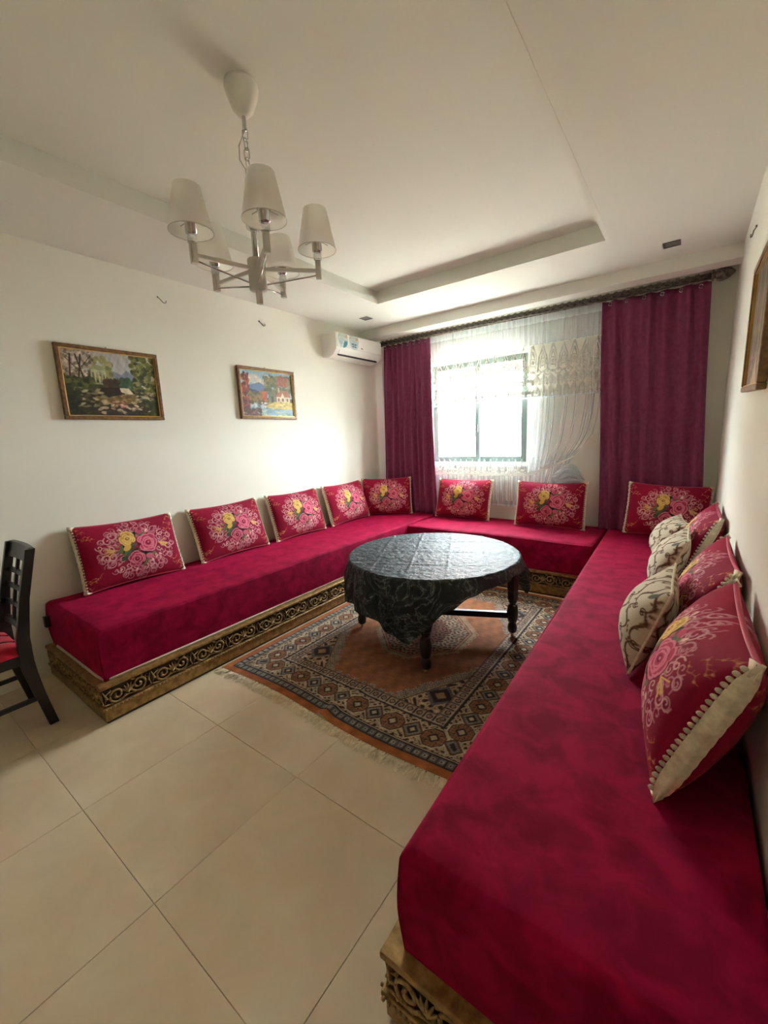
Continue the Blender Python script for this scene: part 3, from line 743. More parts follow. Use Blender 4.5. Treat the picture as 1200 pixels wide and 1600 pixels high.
# centre medallion
md = np.maximum(np.maximum(np.abs(X)-.30, np.abs(Y)-.36), (np.abs(X)+np.abs(Y))*.75-.33)
setm(inn & (md < .04+.008*np.sign(np.sin(X*120)*np.sin(Y*120))), (150, 120, 96)); setm(inn & (md < .006), dark); setm(inn & (md < 0), tan); setm(inn & (md < -.012), (130, 62, 48))
v3 = np.abs(np.sin(X*95+1.2*np.sin(Y*60))*np.sin(Y*90+1.2*np.sin(X*64))); setm(inn & (md < -.02), (148, 122, 100)); setm(inn & (md < -.02) & (v3 > .42), (84, 64, 58)); setm(inn & (md < -.14), (124, 80, 64)); setm(inn & (md < -.14) & (v3 > .5), dark)
A *= (1+.10*fbm(X, Y, 31, 3, 60.))[..., None]
rz = .010 + .0015*fbm(X, Y, 3, 2, 6.)
bump_ = np.exp(-((X-.02-.12*(Y+RH/2))/.035)**2)*.020*np.exp(-((Y+RH/2)/.35)**2)
bump2 = .010*np.exp(-((Y+.40*X+.28)/.05)**2)
yy = Y - .018*np.sin((X+.05)*4.2)*np.exp(-((Y+RH/2)/.3)**2)
rg = thing('rug', 'patterned terracotta rug with cream border and fringe under the round table', 'rug', ((GX0+GX1)/2, (GY0+GY1)/2, 0))
PP = np.stack([X, yy, rz+bump_+bump2*0], -1)
grid('pile', PP, M_rug, A, rg)
ed = [(-RW/2, -RH/2), (RW/2, -RH/2), (RW/2, RH/2), (-RW/2, RH/2)]
def border_skirt():
    idx = [(0, i) for i in range(nx)]+[(j, nx-1) for j in range(1, ny)]+[(ny-1, i) for i in range(nx-2, -1, -1)]+[(j, 0) for j in range(ny-2, 0, -1)]
    top = np.array([PP[a, b] for a, b in idx]); bot = top.copy(); bot[:, 2] = .0008
    return np.array([bot, top])
grid('edge', border_skirt(), Mat('rug_edge', (168, 150, 122), rough=.95).m, None, rg, closed_u=True)
fr = MB()
def strand(x, y, dirn, L):
    a = random.gauss(0, .35); w_ = .0035; ex, ey = x+math.sin(a)*L, y+dirn*math.cos(a)*L
    mx_, my_ = (x+ex)/2+random.uniform(-.006, .006), (y+ey)/2
    V = []
    for (qx, qy, qz, ww) in ((x, y, .008, w_), (mx_, my_, .0085+random.random()*.003, w_), (ex, ey, .0025, w_*.6)):
        V += [(qx-ww, qy, qz), (qx+ww, qy, qz), (qx+ww*.4, qy, qz-.002), (qx-ww*.4, qy, qz-.002)]
    fr.add(V, [(0,1,5,4),(4,5,9,8),(1,2,6,5),(5,6,10,9),(3,0,4,7),(7,4,8,11),(8,9,10,11)])
for i in range(300):
    x = -RW/2+RW*i/299+random.uniform(-.004, .004); j = int(np.clip((x+RW/2)/RW*(nx-1), 0, nx-1))
    strand(x, PP[0, j, 1]+.004, -1, random.uniform(.045, .075))
for i in range(300):
    x = -RW/2+RW*i/299; strand(x, RH/2-.004, 1, random.uniform(.022, .034))
fo = part('fringe', fr, M_fringe, rg, local=True); fo['kind'] = 'stuff'

# ------------------------------------------------------------------ curtains and rail
RLZ, RLY = 2.553, 4.30
cr = thing('curtain_rail', 'dark carved leaf curtain rail with a pointed finial under the pelmet', 'curtain rail', (-1.55, RLY, RLZ))
def rot_x(mb_z, c):   # lathe along z -> along x
    m = MB(); m.v = [(c[0]+z, c[1]+x, c[2]+y) for (x, y, z) in mb_z.v]; m.f = mb_z.f; return m
part('pole', rot_x(MB().lathe([(.022, -3.14), (.022, .04)], n=14), (0, RLY, RLZ)), M_rail, cr, True)
fin = [(.022, 0), (.034, .004), (.034, .014), (.020, .020), (.020, .028), (.036, .036), (.044, .055), (.042, .075), (.034, .100), (.022, .122), (.010, .138), (.004, .144)]
part('finial', rot_x(MB().lathe([(r_*1.2, z_) for r_, z_ in fin], n=14), (.035, RLY, RLZ)), M_rail, cr, True)
lm = MB()
for sgn in (-1, 1):
    lm.tube([(0, -.020, sgn*.002), (.018, -.027, sgn*.016), (.036, -.024, sgn*.020), (.052, -.020, sgn*.010)], [.002, .007, .006, .001], 5)
    lm.tube([(.015, -.024, 0), (.034, -.029, -sgn*.004), (.060, -.022, -sgn*.014)], [.002, .005, .001], 5)
LEAF = lm.mesh('carved_leaf', M_rail, True)
for i in range(50): link('carved_leaf', LEAF, cr, (-3.12+3.1*i/50+1.55, 0, 0))
part('lower_bead', MB().tube([(-3.14, RLY-.012, RLZ-.032), (0.035, RLY-.012, RLZ-.032)], .006, 6), M_rail, cr, True)
for x in (-3.05, -1.55, -.02):
    part('bracket', MB().box(x-.012, x+.012, RLY, YB, RLZ-.01, RLZ+.01), M_rail, cr)

def curtain(name, label, xa_t, xb_t, xa_b, xb_b, ztop, zbot, folds, amp, seed, yc=RLY):
    t = thing(name, label, 'curtain', ((xa_b+xb_b)/2, yc, zbot))
    nu, nv = folds*14, 50
    u = np.linspace(0, 1, nu)[None, :]; v = np.linspace(0, 1, nv)[:, None]       # v 0 bottom
    xa, xb = xa_b+(xa_t-xa_b)*v, xb_b+(xb_t-xb_b)*v
    uu = u+.012*np.sin(u*17+seed)+.004*np.sin(v*5+u*9)
    X = xa+(xb-xa)*u + .004*np.sin(v*6+u*20)
    ph = uu*folds*2*math.pi
    a_ = amp*(.55+.45*(1-v)); Y = yc+a_*np.sin(ph)+.4*a_*np.sin(ph*.37+seed+v*1.2)
    Z = zbot+(ztop-zbot)*v+0*u
    P = np.stack([X, Y+0*v, Z], -1)
    o = grid('cloth', P-np.array(t.location), M_curt, None, t)
    sm = o.modifiers.new('solid', 'SOLIDIFY'); sm.thickness = .003
    for k in range(folds):
        x = xa_t+(xb_t-xa_t)*(k+.5)/folds
        ye = yc-amp*.55-.006
        m = MB().tube([(x+.013*math.cos(a), ye, ztop-.030+.015*math.sin(a)) for a in np.linspace(0, 2*math.pi, 13)[:-1]], .0036, 5, closed=True)
        part('eyelet', m, M_steel, t, True)
    return t
curtain('curtain', 'dusky burgundy curtain hanging in narrow folds beside the air conditioner', -3.10, -2.455, -3.175, -2.395, RLZ-.0372, ZT-.003, 8, .022, 1)
curtain('curtain', 'wide burgundy curtain hanging at the finial end of the rail', -.712, .038, -.650, .125, RLZ-.0372, ZT-.006, 6, .030, 4)

# sheer: upper lace tier + lower panel, opacity woven in
def lace_band(p, z0, z1, step, w_, val):
    v_ = (val, 0, 0)
    n = int((p.x[-1]-p.x[0])/step)
    for i in range(n+1):
        x = p.x[0]+(i+.5)*step; h = z1-z0
        p.path([(x-step*.46, z0+h*.12), (x-step*.36, z0+h*.62), (x, z1), (x+step*.36, z0+h*.62), (x+step*.46, z0+h*.12)], w_, v_)
        p.path([(x-step*.25, z0+h*.25), (x-step*.2, z0+h*.55), (x, z0+h*.8), (x+step*.2, z0+h*.55), (x+step*.25, z0+h*.25)], w_, v_)
        p.ring(x, z0+h*.44, h*.12, w_, v_); p.ell(x, z0+h*.44, .010, .016, v_)
        p.ring(x-step*.5, z0+h*.1, h*.10, w_, v_); p.ell(x-step*.5, z0+h*.30, .008, .020, v_); p.ell(x, z0+h*.12, .014, .010, v_)
sh = thing('sheer_curtain', 'white sheer curtain with lace bands gathered up over a cushion', 'curtain', (-1.6, 4.35, .65))
SX0, SX1 = -2.50, -.690
nu, nv = 640, 240
def sheer_part(name, z0, z1, y, amp, nf, paint, shape=None, top_amp=1.):
    u = np.linspace(0, 1, nu)[None, :]*np.ones((nv, 1)); v = np.linspace(0, 1, nv)[:, None]*np.ones((1, nu))
    X = SX0+(SX1-SX0)*u; Z = z0+(z1-z0)*v
    ph = u*nf*2*math.pi+1.5*np.sin(u*11)
    Y = y+amp*np.sin(ph)*(.7+.5*(1-v))+.4*amp*np.sin(ph*2.3+v*2)
    if shape: X, Y, Z = shape(u, v, X, Y, Z)
    return grid(name, np.stack([X, Y, Z], -1)-np.array(sh.location), M_sheer, paint, sh)
def op(v): return (int(255*((1.055*v**(1/2.4)-.055) if v > .0031 else 12.92*v)), 255, 255)   # linear opacity -> stored value
pv = Paint(SX0, SX1, 1.755, 2.505, nu, nv, op(.26))
def opv(v): return op(v)[0]
pv.rect(SX0, SX1, 1.755, 2.24, op(.07)); lace_band(pv, 1.96, 2.23, .095, .0085, 254); lace_band(pv, 1.875, 1.965, .07, .007, 254); lace_band(pv, 1.765, 1.87, .07, .009, 254)
pv.rect(SX0, SX1, 2.24, 2.43, op(.46), .8); pv.rect(SX0, SX1, 2.43, 2.51, op(.72)); pv.rect(SX0, SX1, 1.755, 1.768, op(.8))
sheer_part('lace_valance', 1.755, 2.535, 4.326, .012, 30, pv.a)
pl = Paint(SX0, SX1, .64, 1.80, nu, nv, op(.02))
lace_band(pl, 1.0, 1.15, .07, .007, 254); pl.rect(SX0, SX1, .64, .97, op(.42)); pl.rect(SX0, SX1, .64, .655, op(.8))
for k in range(46): 
    x = SX0+(SX1-SX0)*random.random()**.6; pl.seg(x, .7, x+random.uniform(-.01, .01), 1.8, .006, op(.16), .8)
pl.rect(-1.36, SX1, 1.0, 1.8, op(.46), .7)
def gather(u, v, X, Y, Z):
    # right part is pulled down and left into a bunch resting on the cushion
    k = np.clip((u-.62)/.38, 0, 1)
    low = (1-v)
    X2 = X - k*low*.30*np.clip(low*1.5, 0, 1)
    lift = k**1.2*np.clip((low-.35)/.65, 0, 1)*.36
    Y2 = Y - k*.03*np.sin(v*20+u*60)*np.clip(low, 0, 1) - .03*k*low
    return X2, Y2, Z+lift
sheer_part('sheer_panel', .64, 1.80, 4.375, .013, 26, pl.a, gather)
# bunch of gathered lace
bn = []
nb, na_ = 30, 60
for i in range(nb):
    t_ = i/(nb-1); c = np.array([-1.06+.25*t_, 4.285, .975-.02*t_+.16*max(0, (t_-.25))*(1-t_)*2]); r = .085*math.sin(math.pi*(.10+.85*t_))**.8
    a = np.linspace(0, 2*math.pi, na_, endpoint=False); rr_ = r*(1+.22*np.sin(a*9+t_*6)+.12*np.sin(a*17))
    bn.append(np.stack([c[0]+.05*np.cos(a)*.4+0*a, c[1]+rr_*np.cos(a)*.55, c[2]+rr_*np.sin(a)], -1))
pb = np.ones((nb, na_, 3))*np.array(op(.62))/255.; pb[(np.add.outer(np.arange(nb)*2, np.arange(na_)) % 7) < 2] = np.array((opv(.9), 0, 0))/255.
grid('gathered_hem', np.array(bn)-np.array(sh.location), M_sheer, pb, sh, closed_u=True)

# ------------------------------------------------------------------ air conditioner
AY0, AY1, AZ0, AZ1 = 3.375, 4.165, 2.285, 2.535
ac = thing('air_conditioner', 'white wall split air conditioner with two printed stickers', 'air conditioner', (XL, (AY0+AY1)/2, AZ0))
prof = [(XL, AZ0+.01), (XL+.09, AZ0), (XL+.155, AZ0+.025), (XL+.200, AZ0+.075), (XL+.208, AZ0+.11), (XL+.205, AZ1-.02), (XL+.19, AZ1), (XL, AZ1)]
part('body', MB().prism(prof, 'y', AY0, AY1), M_white, ac, bevel=.008)
part('front_panel', MB().prism([(XL+.20, AZ0+.10), (XL+.213, AZ0+.10), (XL+.211, AZ1-.012), (XL+.20, AZ1-.012)], 'y', AY0+.012, AY1-.012), M_white, ac, bevel=.004)
part('air_slot', MB().bar((XL+.166, AY0+.06, AZ0+.030), (XL+.166, AY1-.06, AZ0+.030), .010, .026, up=(.7, 0, -.7)), M_dark, ac)
part('louver', MB().bar((XL+.187, AY0+.06, AZ0+.054), (XL+.187, AY1-.06, AZ0+.054), .006, .042, up=(.62, 0, .78)), M_white, ac, bevel=.002)
def sticker(y0, y1, seed):
    P_ = Paint(-.045, .045, -.06, .06, 36, 48, (196, 206, 204)); q = random.Random(seed)
    P_.rect(-.045, .045, .028, .06, (176, 186, 172)); P_.ell(.026, .036, .011, .011, (206, 150, 110)); 
    for k in range(5): P_.seg(-.03, .018-.012*k, .01+.02*q.random(), .018-.012*k, .004, (120, 150, 156))
    if seed == 1: P_.poly([(-.002, -.06), (.045, -.06), (.045, .0), (.014, .0)], (34, 128, 152)); P_.poly([(-.02, -.06), (-.002, -.06), (.014, .0), (.004, .0)], (214, 222, 196))
    else:
        for a, b in ((-.012, -.012), (.014, -.012), (-.012, -.034), (.014, -.034)): P_.rect(a-.010, a+.010, b-.006, b+.006, (60, 104, 132))
    P_.ring(0, .02, .043, .003, (90, 110, 110), .7, 1.)
    yc = (y0+y1)/2; zc_ = AZ1-.085
    # shield outline: squeeze the grid towards the bottom
    v = (P_.Y+.06)/.12; half = .043*np.where(v > .45, 1, np.sqrt(np.clip(1-((.45-v)/.45)**2, 0.02, 1)))
    Pq = np.stack([np.full_like(P_.X, XL+.2150), yc+P_.X/.045*half*1.75, zc_+P_.Y*1.15], -1)
    return grid('sticker', Pq-np.array(wloc(ac)), M_print, P_.a, ac)
sticker(AY0+.02, AY0+.18, 1); sticker(AY0+.20, AY0+.36, 2)
part('logo', MB().box(XL+.2125, XL+.2145, AY0+.40, AY0+.435, AZ0+.118, AZ0+.124).box(XL+.2125, XL+.2145, AY0+.40, AY0+.425, AZ0+.127, AZ0+.132), M_greyp, ac)

# ------------------------------------------------------------------ pictures
def frame_pic(name, label, wall, y0, y1, z0, z1, paint, tilt=0.):
    sx = 1 if wall < -1 else -1
    t = thing('framed_picture', label, 'picture', (wall, (y0+y1)/2, z0), group='framed landscape pictures')
    def bx(a, b, ya, yb, za, zb): return MB().box(min(wall+sx*a, wall+sx*b), max(wall+sx*a, wall+sx*b), ya, yb, za, zb)
    f = .024
    for (ya, yb, za, zb) in ((y0, y1, z0, z0+f), (y0, y1, z1-f, z1), (y0, y0+f, z0+f, z1-f), (y1-f, y1, z0+f, z1-f)):
        part('frame_rail', bx(.0, .030, ya, yb, za, zb), M_frame, t, bevel=.005)
    g = .005
    for (ya, yb, za, zb) in ((y0+f, y1-f, z0+f, z0+f+g), (y0+f, y1-f, z1-f-g, z1-f), (y0+f, y0+f+g, z0+f+g, z1-f-g), (y1-f-g, y1-f, z0+f+g, z1-f-g)):
        part('gilt_slip', bx(.010, .024, ya, yb, za, zb), M_framegold, t)
    ny_, nx_ = paint.shape[:2]
    ys = np.linspace(y0+f, y1-f, nx_); zs = np.linspace(z0+f, z1-f, ny_)
    if sx < 0: ys = ys[::-1]
    Yg, Zg = np.meshgrid(ys, zs)
    Pq = np.stack([np.full_like(Yg, wall+sx*.014), Yg, Zg], -1)-np.array(wloc(t))
    grid('canvas', Pq, M_paint, paint, t)
    part('backing', bx(.002, .010, y0+f*.5, y1-f*.5, z0+f*.5, z1-f*.5), M_recess, t)
    m = MB().tube([(wall+sx*.004, (y0+y1)/2-.02, z1-.004), (wall+sx*.006, (y0+y1)/2-.012, z1+.012), (wall+sx*.004, (y0+y1)/2-.004, z1-.004)], .0025, 5)
    part('hanger', m, M_greyp, t)
    return t
def blobs(p, n, x0, x1, y0, y1, r0, r1, cols, q, flat=1.):
    for _ in range(n):
        r = q.uniform(r0, r1); p.ell(q.uniform(x0, x1), q.uniform(y0, y1), r, r*flat, q.choice(cols), q.uniform(-.5, .5), q.uniform(.55, 1))
def garden():
    q = random.Random(5); p = Paint(0, 1, 0, .74, 190, 140, (196, 186, 166))
    for i, c in enumerate(((206, 198, 176), (198, 196, 184), (176, 176, 176))): p.rect(.2, .9, .44+.1*(2-i), .74-.0*i, c)
    p.poly([(.40, .42), (.46, .50), (.52, .53), (.60, .49), (.66, .55), (.74, .50), (.80, .42)], (126, 132, 150)); p.poly([(.42, .36), (.55, .42), (.66, .44), (.82, .40), (.82, .30), (.42, .30)], (84, 104, 84))
    p.rect(0, 1, 0, .34, (52, 46, 32)); p.rect(0, .45, .30, .48, (66, 70, 42))
    blobs(p, 60, .45, .75, .34, .44, .015, .035, [(74, 96, 66), (60, 82, 60), (96, 112, 80)], q)
    blobs(p, 90, .30, .5, .40, .68, .012, .03, [(150, 146, 96), (120, 124, 76), (176, 166, 120)], q)
    blobs(p, 220, 0, .32, .44, .74, .010, .026, [(176, 156, 144), (206, 184, 172), (120, 104, 92), (96, 88, 66), (150, 128, 112)], q)
    for x0, x1 in ((.14, .20), (.22, .15), (.06, .10)): p.seg(x0, .34, x1, .68, .016, (58, 44, 34))
    p.seg(.2, .55, .3, .68, .008, (58, 44, 34)); p.seg(.17, .5, .05, .64, .008, (58, 44, 34))
    # gazebo
    p.ell(.355, .53, .075, .05, (150, 150, 112)); p.rect(.28, .43, .505, .53, (176, 174, 140))
    for x in (.285, .32, .36, .395, .425): p.rect(x-.007, x+.007, .38, .51, (184, 180, 146))
    p.rect(.27, .44, .365, .385, (150, 146, 112))
    blobs(p, 70, 0, .30, .33, .42, .012, .03, [(70, 78, 40), (96, 98, 52), (46, 52, 30)], q)
    blobs(p, 80, .40, .56, .28, .42, .012, .03, [(78, 52, 40), (98, 66, 48), (60, 42, 34), (52, 52, 34)], q)
    blobs(p, 260, .72, 1.0, .30, .74, .012, .030, [(70, 76, 38), (110, 112, 60), (48, 56, 30), (146, 138, 84), (90, 92, 48)], q)
    # stream
    p.poly([(.56, .34), (.66, .34), (.72, .26), (.60, .22), (.50, .25)], (214, 200, 170)); p.poly([(.30, .26), (.70, .27), (.80, .20), (.55, .12), (.28, .18)], (120, 96, 58))
    blobs(p, 50, .3, .75, .14, .27, .01, .035, [(150, 126, 80), (96, 76, 44), (176, 156, 110)], q, .35)
    p.poly([(.22, .24), (.34, .33), (.56, .34), (.58, .26), (.42, .22)], (46, 32, 24)); p.seg(.48, .31, .60, .27, .02, (52, 36, 28))
    blobs(p, 46, .08, .40, .10, .34, .014, .04, [(126, 118, 84), (150, 140, 106), (86, 80, 56), (176, 164, 132)], q, .4)
    blobs(p, 44, .70, .98, .18, .30, .012, .032, [(186, 174, 146), (150, 138, 108), (110, 98, 74)], q, .45)
    blobs(p, 40, .30, .90, .04, .16, .014, .04, [(186, 164, 138), (206, 188, 164), (120, 100, 78), (80, 66, 44)], q, .45)
    blobs(p, 30, .44, .62, .10, .18, .010, .02, [(176, 120, 104), (206, 160, 140), (150, 96, 80)], q, .6)
    blobs(p, 70, 0, 1, 0, .06, .015, .04, [(48, 50, 30), (66, 60, 34), (36, 36, 24)], q, .5); blobs(p, 50, .85, 1., 0, .2, .012, .03, [(54, 62, 34), (76, 84, 46), (40, 46, 28)], q)
    blobs(p, 40, 0, .14, .02, .3, .015, .035, [(34, 38, 28), (52, 54, 36)], q)
    p.a *= (1+.10*fbm(p.X, p.Y, 3, 3, 60.))[..., None]; return p.a
def cottage(seed=6):
    q = random.Random(seed); p = Paint(0, 1, 0, .72, 150, 110, (156, 186, 200))
    p.rect(0, 1, .5, .72, (150, 180, 196)); blobs(p, 60, .1, .6, .50, .64, .02, .06, [(224, 214, 196), (206, 196, 184), (232, 222, 200), (196, 190, 186)], q, .6)
    p.poly([(.12, .48), (.22, .50), (.34, .54), (.44, .49), (.52, .5), (.52, .36), (.12, .36)], (104, 128, 160)); p.poly([(.12, .44), (.25, .42), (.45, .36), (.45, .30), (.12, .30)], (76, 80, 110))
    p.rect(0, 1, 0, .30, (96, 84, 60))
    blobs(p, 220, .44, 1.0, .36, .66, .014, .035, [(84, 92, 58), (110, 112, 74), (70, 80, 60), (134, 122, 84), (96, 100, 90)], q)
    blobs(p, 50, .70, .92, .50, .66, .014, .03, [(150, 80, 60), (170, 100, 76), (134, 76, 64)], q)
    blobs(p, 130, .03, .15, .14, .66, .012, .026, [(146, 66, 44), (120, 52, 44), (170, 92, 56), (90, 50, 48)], q, 1.3)
    blobs(p, 70, .34, .46, .26, .40, .012, .026, [(186, 104, 70), (170, 84, 60), (206, 124, 84)], q)
    blobs(p, 60, .12, .36, .24, .38, .012, .03, [(126, 106, 76), (150, 124, 84), (96, 88, 70)], q)
    p.rect(.50, .66, .24, .36, (120, 122, 96)); p.rect(.55, .60, .24, .33, (66, 64, 54))
    p.rect(.66, .93, .24, .34, (220, 204, 176)); p.poly([(.64, .33), (.70, .43), (.90, .43), (.96, .33)], (160, 104, 80)); p.rect(.70, .73, .40, .48, (196, 176, 150)); p.poly([(.74, .30), (.785, .40), (.83, .30)], (232, 216, 188))
    for x in (.70, .785, .88): p.rect(x-.018, x+.018, .255, .305, (110, 84, 66))
    p.poly([(.40, .16), (.60, .24), (1, .24), (1, .10), (.55, .12)], (200, 178, 96)); blobs(p, 50, .5, 1., .14, .24, .014, .04, [(214, 190, 116), (176, 156, 84), (150, 148, 80), (226, 206, 150)], q, .5)
    p.poly([(0, .20), (.30, .19), (.55, .13), (1, .12), (1, 0), (0, 0)], (130, 164, 178)); blobs(p, 60, .3, 1., .0, .13, .02, .06, [(150, 180, 190), (170, 188, 176), (206, 206, 170), (116, 150, 170)], q, .3)
    blobs(p, 50, .16, .46, .13, .22, .010, .022, [(226, 220, 210), (110, 130, 136), (80, 80, 72), (200, 206, 206)], q, .8)
    blobs(p, 130, 0, .34, 0, .12, .014, .03, [(72, 48, 40), (96, 62, 52), (52, 44, 40), (130, 84, 70)], q, .8); blobs(p, 70, 0, .14, .1, .28, .014, .03, [(110, 52, 48), (80, 56, 56), (150, 80, 70)], q)
    p.a *= (1+.07*fbm(p.X, p.Y, 5, 3, 55.))[..., None]; return p.a
def forest():
    q = random.Random(9); p = Paint(0, 1, 0, .72, 150, 110, (84, 62, 44))
    p.rect(0, 1, .42, .72, (104, 84, 58)); blobs(p, 200, 0, 1, .25, .72, .02, .05, [(92, 66, 46), (120, 88, 58), (66, 48, 38), (140, 110, 76), (80, 70, 44)], q)
    for k in range(7): p.seg(.08+.14*k, .1, .1+.14*k+q.uniform(-.03, .03), .7, .014, (196, 168, 128) if k % 2 else (66, 44, 34))
    blobs(p, 90, 0, 1, 0, .2, .02, .05, [(110, 66, 58), (140, 92, 76), (78, 50, 44), (176, 128, 100)], q, .5); p.poly([(.3, .0), (.5, .16), (.66, .0)], (190, 160, 124))
    return p.a
frame_pic('picture', 'framed painting of a white gazebo above a rocky garden stream', XL, .980, 1.604, 1.628, 2.097, garden())
frame_pic('picture', 'framed painting of a cottage by a lake with autumn trees', XL, 2.280, 2.925, 1.645, 2.102, cottage())
frame_pic('picture', 'framed brown woodland painting on the bare wall above the cushions', XR, 2.00, 2.612, 1.558, 2.085, forest()).rotation_euler = (R(2.5), 0, 0)

# wall hooks
def hook(label, wall, y, z):
    sx = 1 if wall < -1 else -1
    t = thing('wall_hook', label, 'hook', (wall, y, z), group='bare wall hooks')
    part('wire', MB().tube([(wall, y-.02, z+.025), (wall+sx*.012, y-.008, z+.010), (wall+sx*.016, y+.012, z-.012), (wall+sx*.02, y+.028, z-.010), (wall+sx*.02, y+.030, z+.006)], .0032, 5), M_greyp, t, True)
    part('nail_head', MB().sphere((wall+sx*.003, y-.02, z+.025), .006, 8, 5), M_greyp, t, True)
hook('bent wire hook high on the wall above the gazebo painting', XL, 1.70, 2.49)
hook('bent wire hook high on the wall above the cottage painting', XL, 2.60, 2.49)
hook('small nail hook on the bare wall near the ceiling', XR, 3.15, 2.424)

# ceiling downlights
for lab, x, y in (('small square recessed downlight in the ceiling near the air conditioner', -2.83, 3.635), ('small square recessed downlight in the ceiling near the finial', -.204, 3.728)):
    t = thing('downlight', lab, 'light', (x, y, H), group='recessed downlights')
    part('bezel', ringbox(0, .1, 0, .1, -.002, .004, .012) if False else MB().box(x-.05, x+.05, y-.05, y-.038, H-.005, H).box(x-.05, x+.05, y+.038, y+.05, H-.005, H).box(x-.05, x-.038, y-.038, y+.038, H-.005, H).box(x+.038, x+.05, y-.038, y+.038, H-.005, H), M_greyp, t)
    part('lens', MB().box(x-.038, x+.038, y-.038, y+.038, H-.002, H), M_greyp, t)

# ------------------------------------------------------------------ chandelier
CX, CY = -1.49, 1.20
ch = thing('chandelier', 'silver five-arm chandelier with white fabric shades hanging on a chain', 'chandelier', (CX, CY, HC))
part('canopy', MB().lathe([(.062, 0), (.064, -.012), (.060, -.035), (.040, -.085), (.022, -.104), (.010, -.108)][::-1], (CX, CY, HC), 28), M_white, ch, True)
part('loop', MB().lathe([(.006, -.155), (.008, -.15), (.008, -.106), (.010, -.102)], (CX, CY, HC), 10), M_steel, ch, True)
def chain_link(zc_, turn, L=.044, W=.011):
    pts = []
    for a in np.linspace(0, 2*math.pi, 15)[:-1]:
        s_ = math.sin(a); c = math.cos(a); o = W*c; z = zc_+(L/2-W)*(1 if s_ > 0 else -1)*min(1, abs(s_)*3)+W*s_
        pts.append((CX+o*math.cos(turn), CY+o*math.sin(turn), z))
    return MB().tube(pts, .0026, 5, closed=True)
z = HC-.168; k = 0
while z > 2.375:
    part('chain_link', chain_link(z, R(20+90*(k % 2))), M_steel, ch, True); z -= .034; k += 1
part('cable', MB().tube([(CX, CY, HC-.15), (CX-.028, CY-.012, HC-.20), (CX-.030, CY-.012, HC-.25), (CX-.010, CY, HC-.29), (CX+.006, CY, HC-.34), (CX-.004, CY, HC-.40), (CX, CY, 2.36)], .0028, 5), M_crystal if False else M_lampmetal, ch, True)
part('stem', MB().lathe([(.012, 2.165), (.012, 2.285), (.018, 2.292), (.018, 2.305), (.007, 2.31), (.007, 2.36)], (CX, CY, 0), 14), M_steel, ch, True)
part('stem_collar', MB().lathe([(.012, 2.275), (.028, 2.285), (.030, 2.30), (.020, 2.312), (.010, 2.316)], (CX, CY, 0), 16), M_crystal, ch, True)
part('hub', MB().lathe([(.034, 2.052), (.036, 2.056), (.036, 2.166), (.034, 2.170)], (CX, CY, 0), 28), M_lampmetal, ch, True)
part('hub_tip', MB().prism([(CX-.010, CY-.010), (CX+.010, CY-.010), (CX+.010, CY+.010), (CX-.010, CY+.010)], 'z', 2.000, 2.053), M_lampmetal, ch, bevel=.002)
SHADE = None
for k in range(5):
    a = R(-101.5+72*k); ex, ey = CX+.250*math.cos(a), CY+.250*math.sin(a); ix, iy = CX+.034*math.cos(a), CY+.034*math.sin(a)
    zb = 2.098
    arm = part('arm', MB().bar((ix, iy, 2.133), (ex, ey, 2.128), .012, .014), M_lampmetal, ch, bevel=.002)
    part('brace', MB().tube([(ix, iy, 2.075), (ex, ey, 2.112)], .0032, 6), M_steel, arm, True)
    c, s_ = math.cos(a)*.0115, math.sin(a)*.0115
    part('post', MB().prism([(ex+c-s_, ey+s_+c), (ex-c-s_, ey-s_+c), (ex-c+s_, ey-s_-c), (ex+c+s_, ey+s_-c)], 'z', zb, zb+.068), M_lampmetal, arm, bevel=.002)
    part('crystal', MB().lathe([(.012, 0), (.017, .006), (.017, .026), (.012, .034)], (ex, ey, zb+.067), 8), M_crystal, arm)
    part('socket', MB().lathe([(.012, 0), (.020, .003), (.020, .040), (.024, .042), (.024, .046), (.014, .05)], (ex, ey, zb+.100), 16), M_steel, arm, True)
    z0 = zb+.108; z1 = z0+.150
    shd = part('shade', MB().lathe([(.078, z0), (.070, z0+.04), (.0585, z0+.095), (.0475, z1)], (ex, ey, 0), 40, cap=False), M_shade, ch, True)
    part('rim', MB().tube([(ex+.078*math.cos(q_), ey+.078*math.sin(q_), z0) for q_ in np.linspace(0, 2*math.pi, 33)[:-1]], .0016, 5, closed=True), M_lampmetal, shd, True)
    part('spider', MB().lathe([(.020, zb+.143), (.026, zb+.146), (.026, zb+.149), (.020, zb+.151)], (ex, ey, 0), 16).bar((ex-.066, ey, zb+.147), (ex+.066, ey, zb+.147), .003, .003).bar((ex, ey-.066, zb+.147), (ex, ey+.066, zb+.147), .003, .003), M_steel, shd)

# ------------------------------------------------------------------ dining chair
cx0, cx1 = -3.005, -2.650     # far and near stile
dc_ = thing('dining_chair', 'dark wooden dining chair with lattice back and red padded seat', 'chair', (-2.83, .28, 0))
def sty(z):   # rear stile centre line in y
    return float(np.interp(z, [0, .2, .36, .5, .7, .96], [.525, .490, .468, .470, .503, .566]))
def stile(x):
    m = MB(); zs = np.linspace(0, .955, 16); V = []; F = []
    for z in zs:
        y = sty(z); d_ = .026+.010*math.exp(-((z-.42)/.18)**2); w_ = .015
        V += [(x-w_, y-d_, z), (x+w_, y-d_, z), (x+w_, y+d_*.6, z), (x-w_, y+d_*.6, z)]
    for i in range(len(zs)-1):
        b = i*4; F += [(b+k, b+(k+1) % 4, b+4+(k+1) % 4, b+4+k) for k in range(4)]
    n = len(V); F += [(3, 2, 1, 0), (n-4, n-3, n-2, n-1)]
    return m.add(V, F)
for x in (cx0, cx1): part('rear_leg', stile(x), M_black, dc_, bevel=.004)
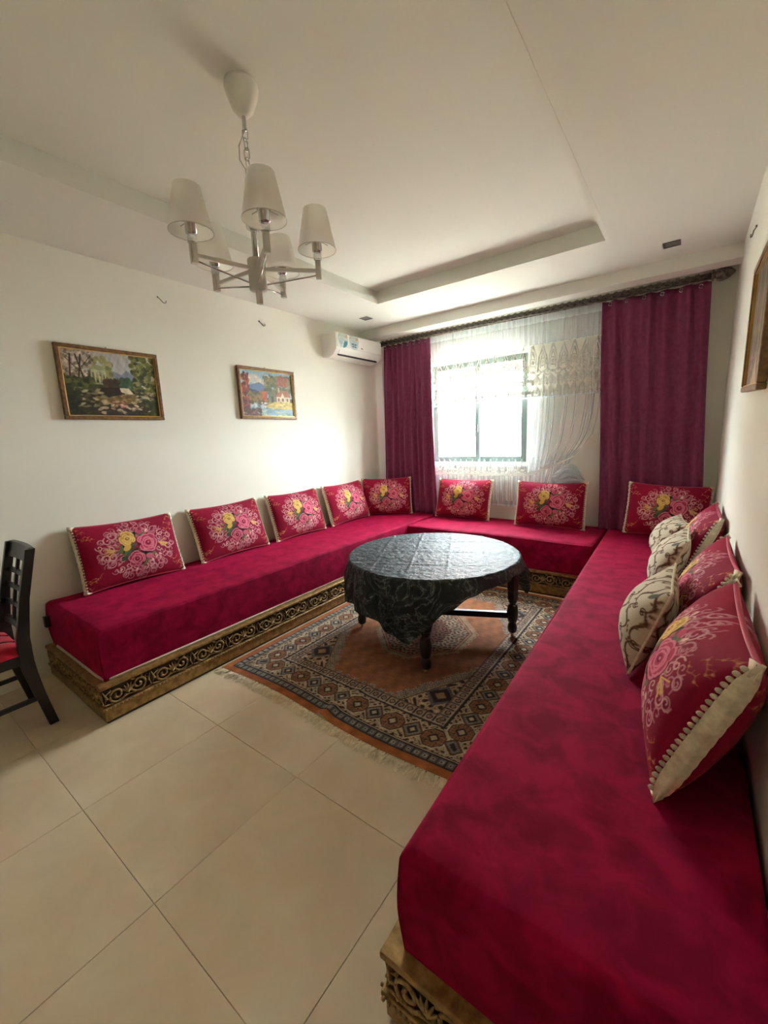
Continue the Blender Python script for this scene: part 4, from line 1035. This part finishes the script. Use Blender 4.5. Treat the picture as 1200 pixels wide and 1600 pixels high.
for x in (cx0, cx1): part('front_leg', MB().prism([(x-.02, .055), (x+.02, .055), (x+.02, .095), (x-.02, .095)], 'z', 0, .43), M_black, dc_, bevel=.004)
def rail(z0, z1, d0=.010, bow=.012):
    m = MB(); n = 9; V = []; F = []
    for i in range(n):
        t_ = i/(n-1); x = cx0+(cx1-cx0)*t_; b = bow*4*t_*(1-t_)
        V += [(x, sty(z0)-d0+b, z0), (x, sty(z0)+d0+b, z0), (x, sty(z1)+d0+b, z1), (x, sty(z1)-d0+b, z1)]
    for i in range(n-1):
        b = i*4; F += [(b+k, b+4+k, b+4+(k+1) % 4, b+(k+1) % 4) for k in range(4)]
    F += [(0, 1, 2, 3), (4*n-1, 4*n-2, 4*n-3, 4*n-4)]
    return m.add(V, F)
part('top_rail', rail(.875, .958, .013), M_black, dc_, bevel=.006)
part('bottom_rail', rail(.52, .555), M_black, dc_, bevel=.003)
for z in (.635, .725, .805): part('cross_slat', rail(z-.011, z+.011, .006), M_black, dc_)
for f_ in (.34, .66):
    x = cx0+(cx1-cx0)*f_; b = .012*4*f_*(1-f_)
    m = MB()
    for za, zb in ((.55, .65), (.65, .76), (.76, .88)): m.bar((x, sty(za)+b, za), (x, sty(zb)+b, zb), .018, .014, up=(0, 1, 0))
    part('slat', m, M_black, dc_)
part('seat_rail', MB().box(cx0-.012, cx1+.012, .055, .46, .375, .430), M_black, dc_, bevel=.004)
n_ = 28
u = np.linspace(-1, 1, n_)[None, :]*np.ones((n_, 1)); v = np.linspace(-1, 1, n_)[:, None]*np.ones((1, n_))
zz = .430+.055*((1-u**6).clip(0)**.5)*((1-v**6).clip(0)**.5)
for s0 in (-.33, .33): zz -= .008*np.exp(-((u-s0)/.05)**2)
Pq = np.stack([(cx0+cx1)/2+u*(cx1-cx0+.03)/2, .255+v*.215, zz], -1)-np.array(dc_.location)
st = grid('seat_pad', Pq, M_redseat, None, dc_)
for s0 in (-.33, .33):
    x = (cx0+cx1)/2+s0*(cx1-cx0+.03)/2
    part('seam', MB().tube([(x, .05+.41*t_, .4805-.05*max(0, abs(t_-.5)*2-.8)*2) for t_ in np.linspace(.02, .98, 10)], .0035, 5), M_seam, st, True)
for y in (.075,): part('front_stretcher', MB().bar((cx0, y, .2), (cx1, y, .2), .018, .025), M_black, dc_)
for x in (cx0, cx1): part('side_stretcher', MB().bar((x, .075, .17), (x, sty(.17), .17), .016, .022), M_black, dc_)
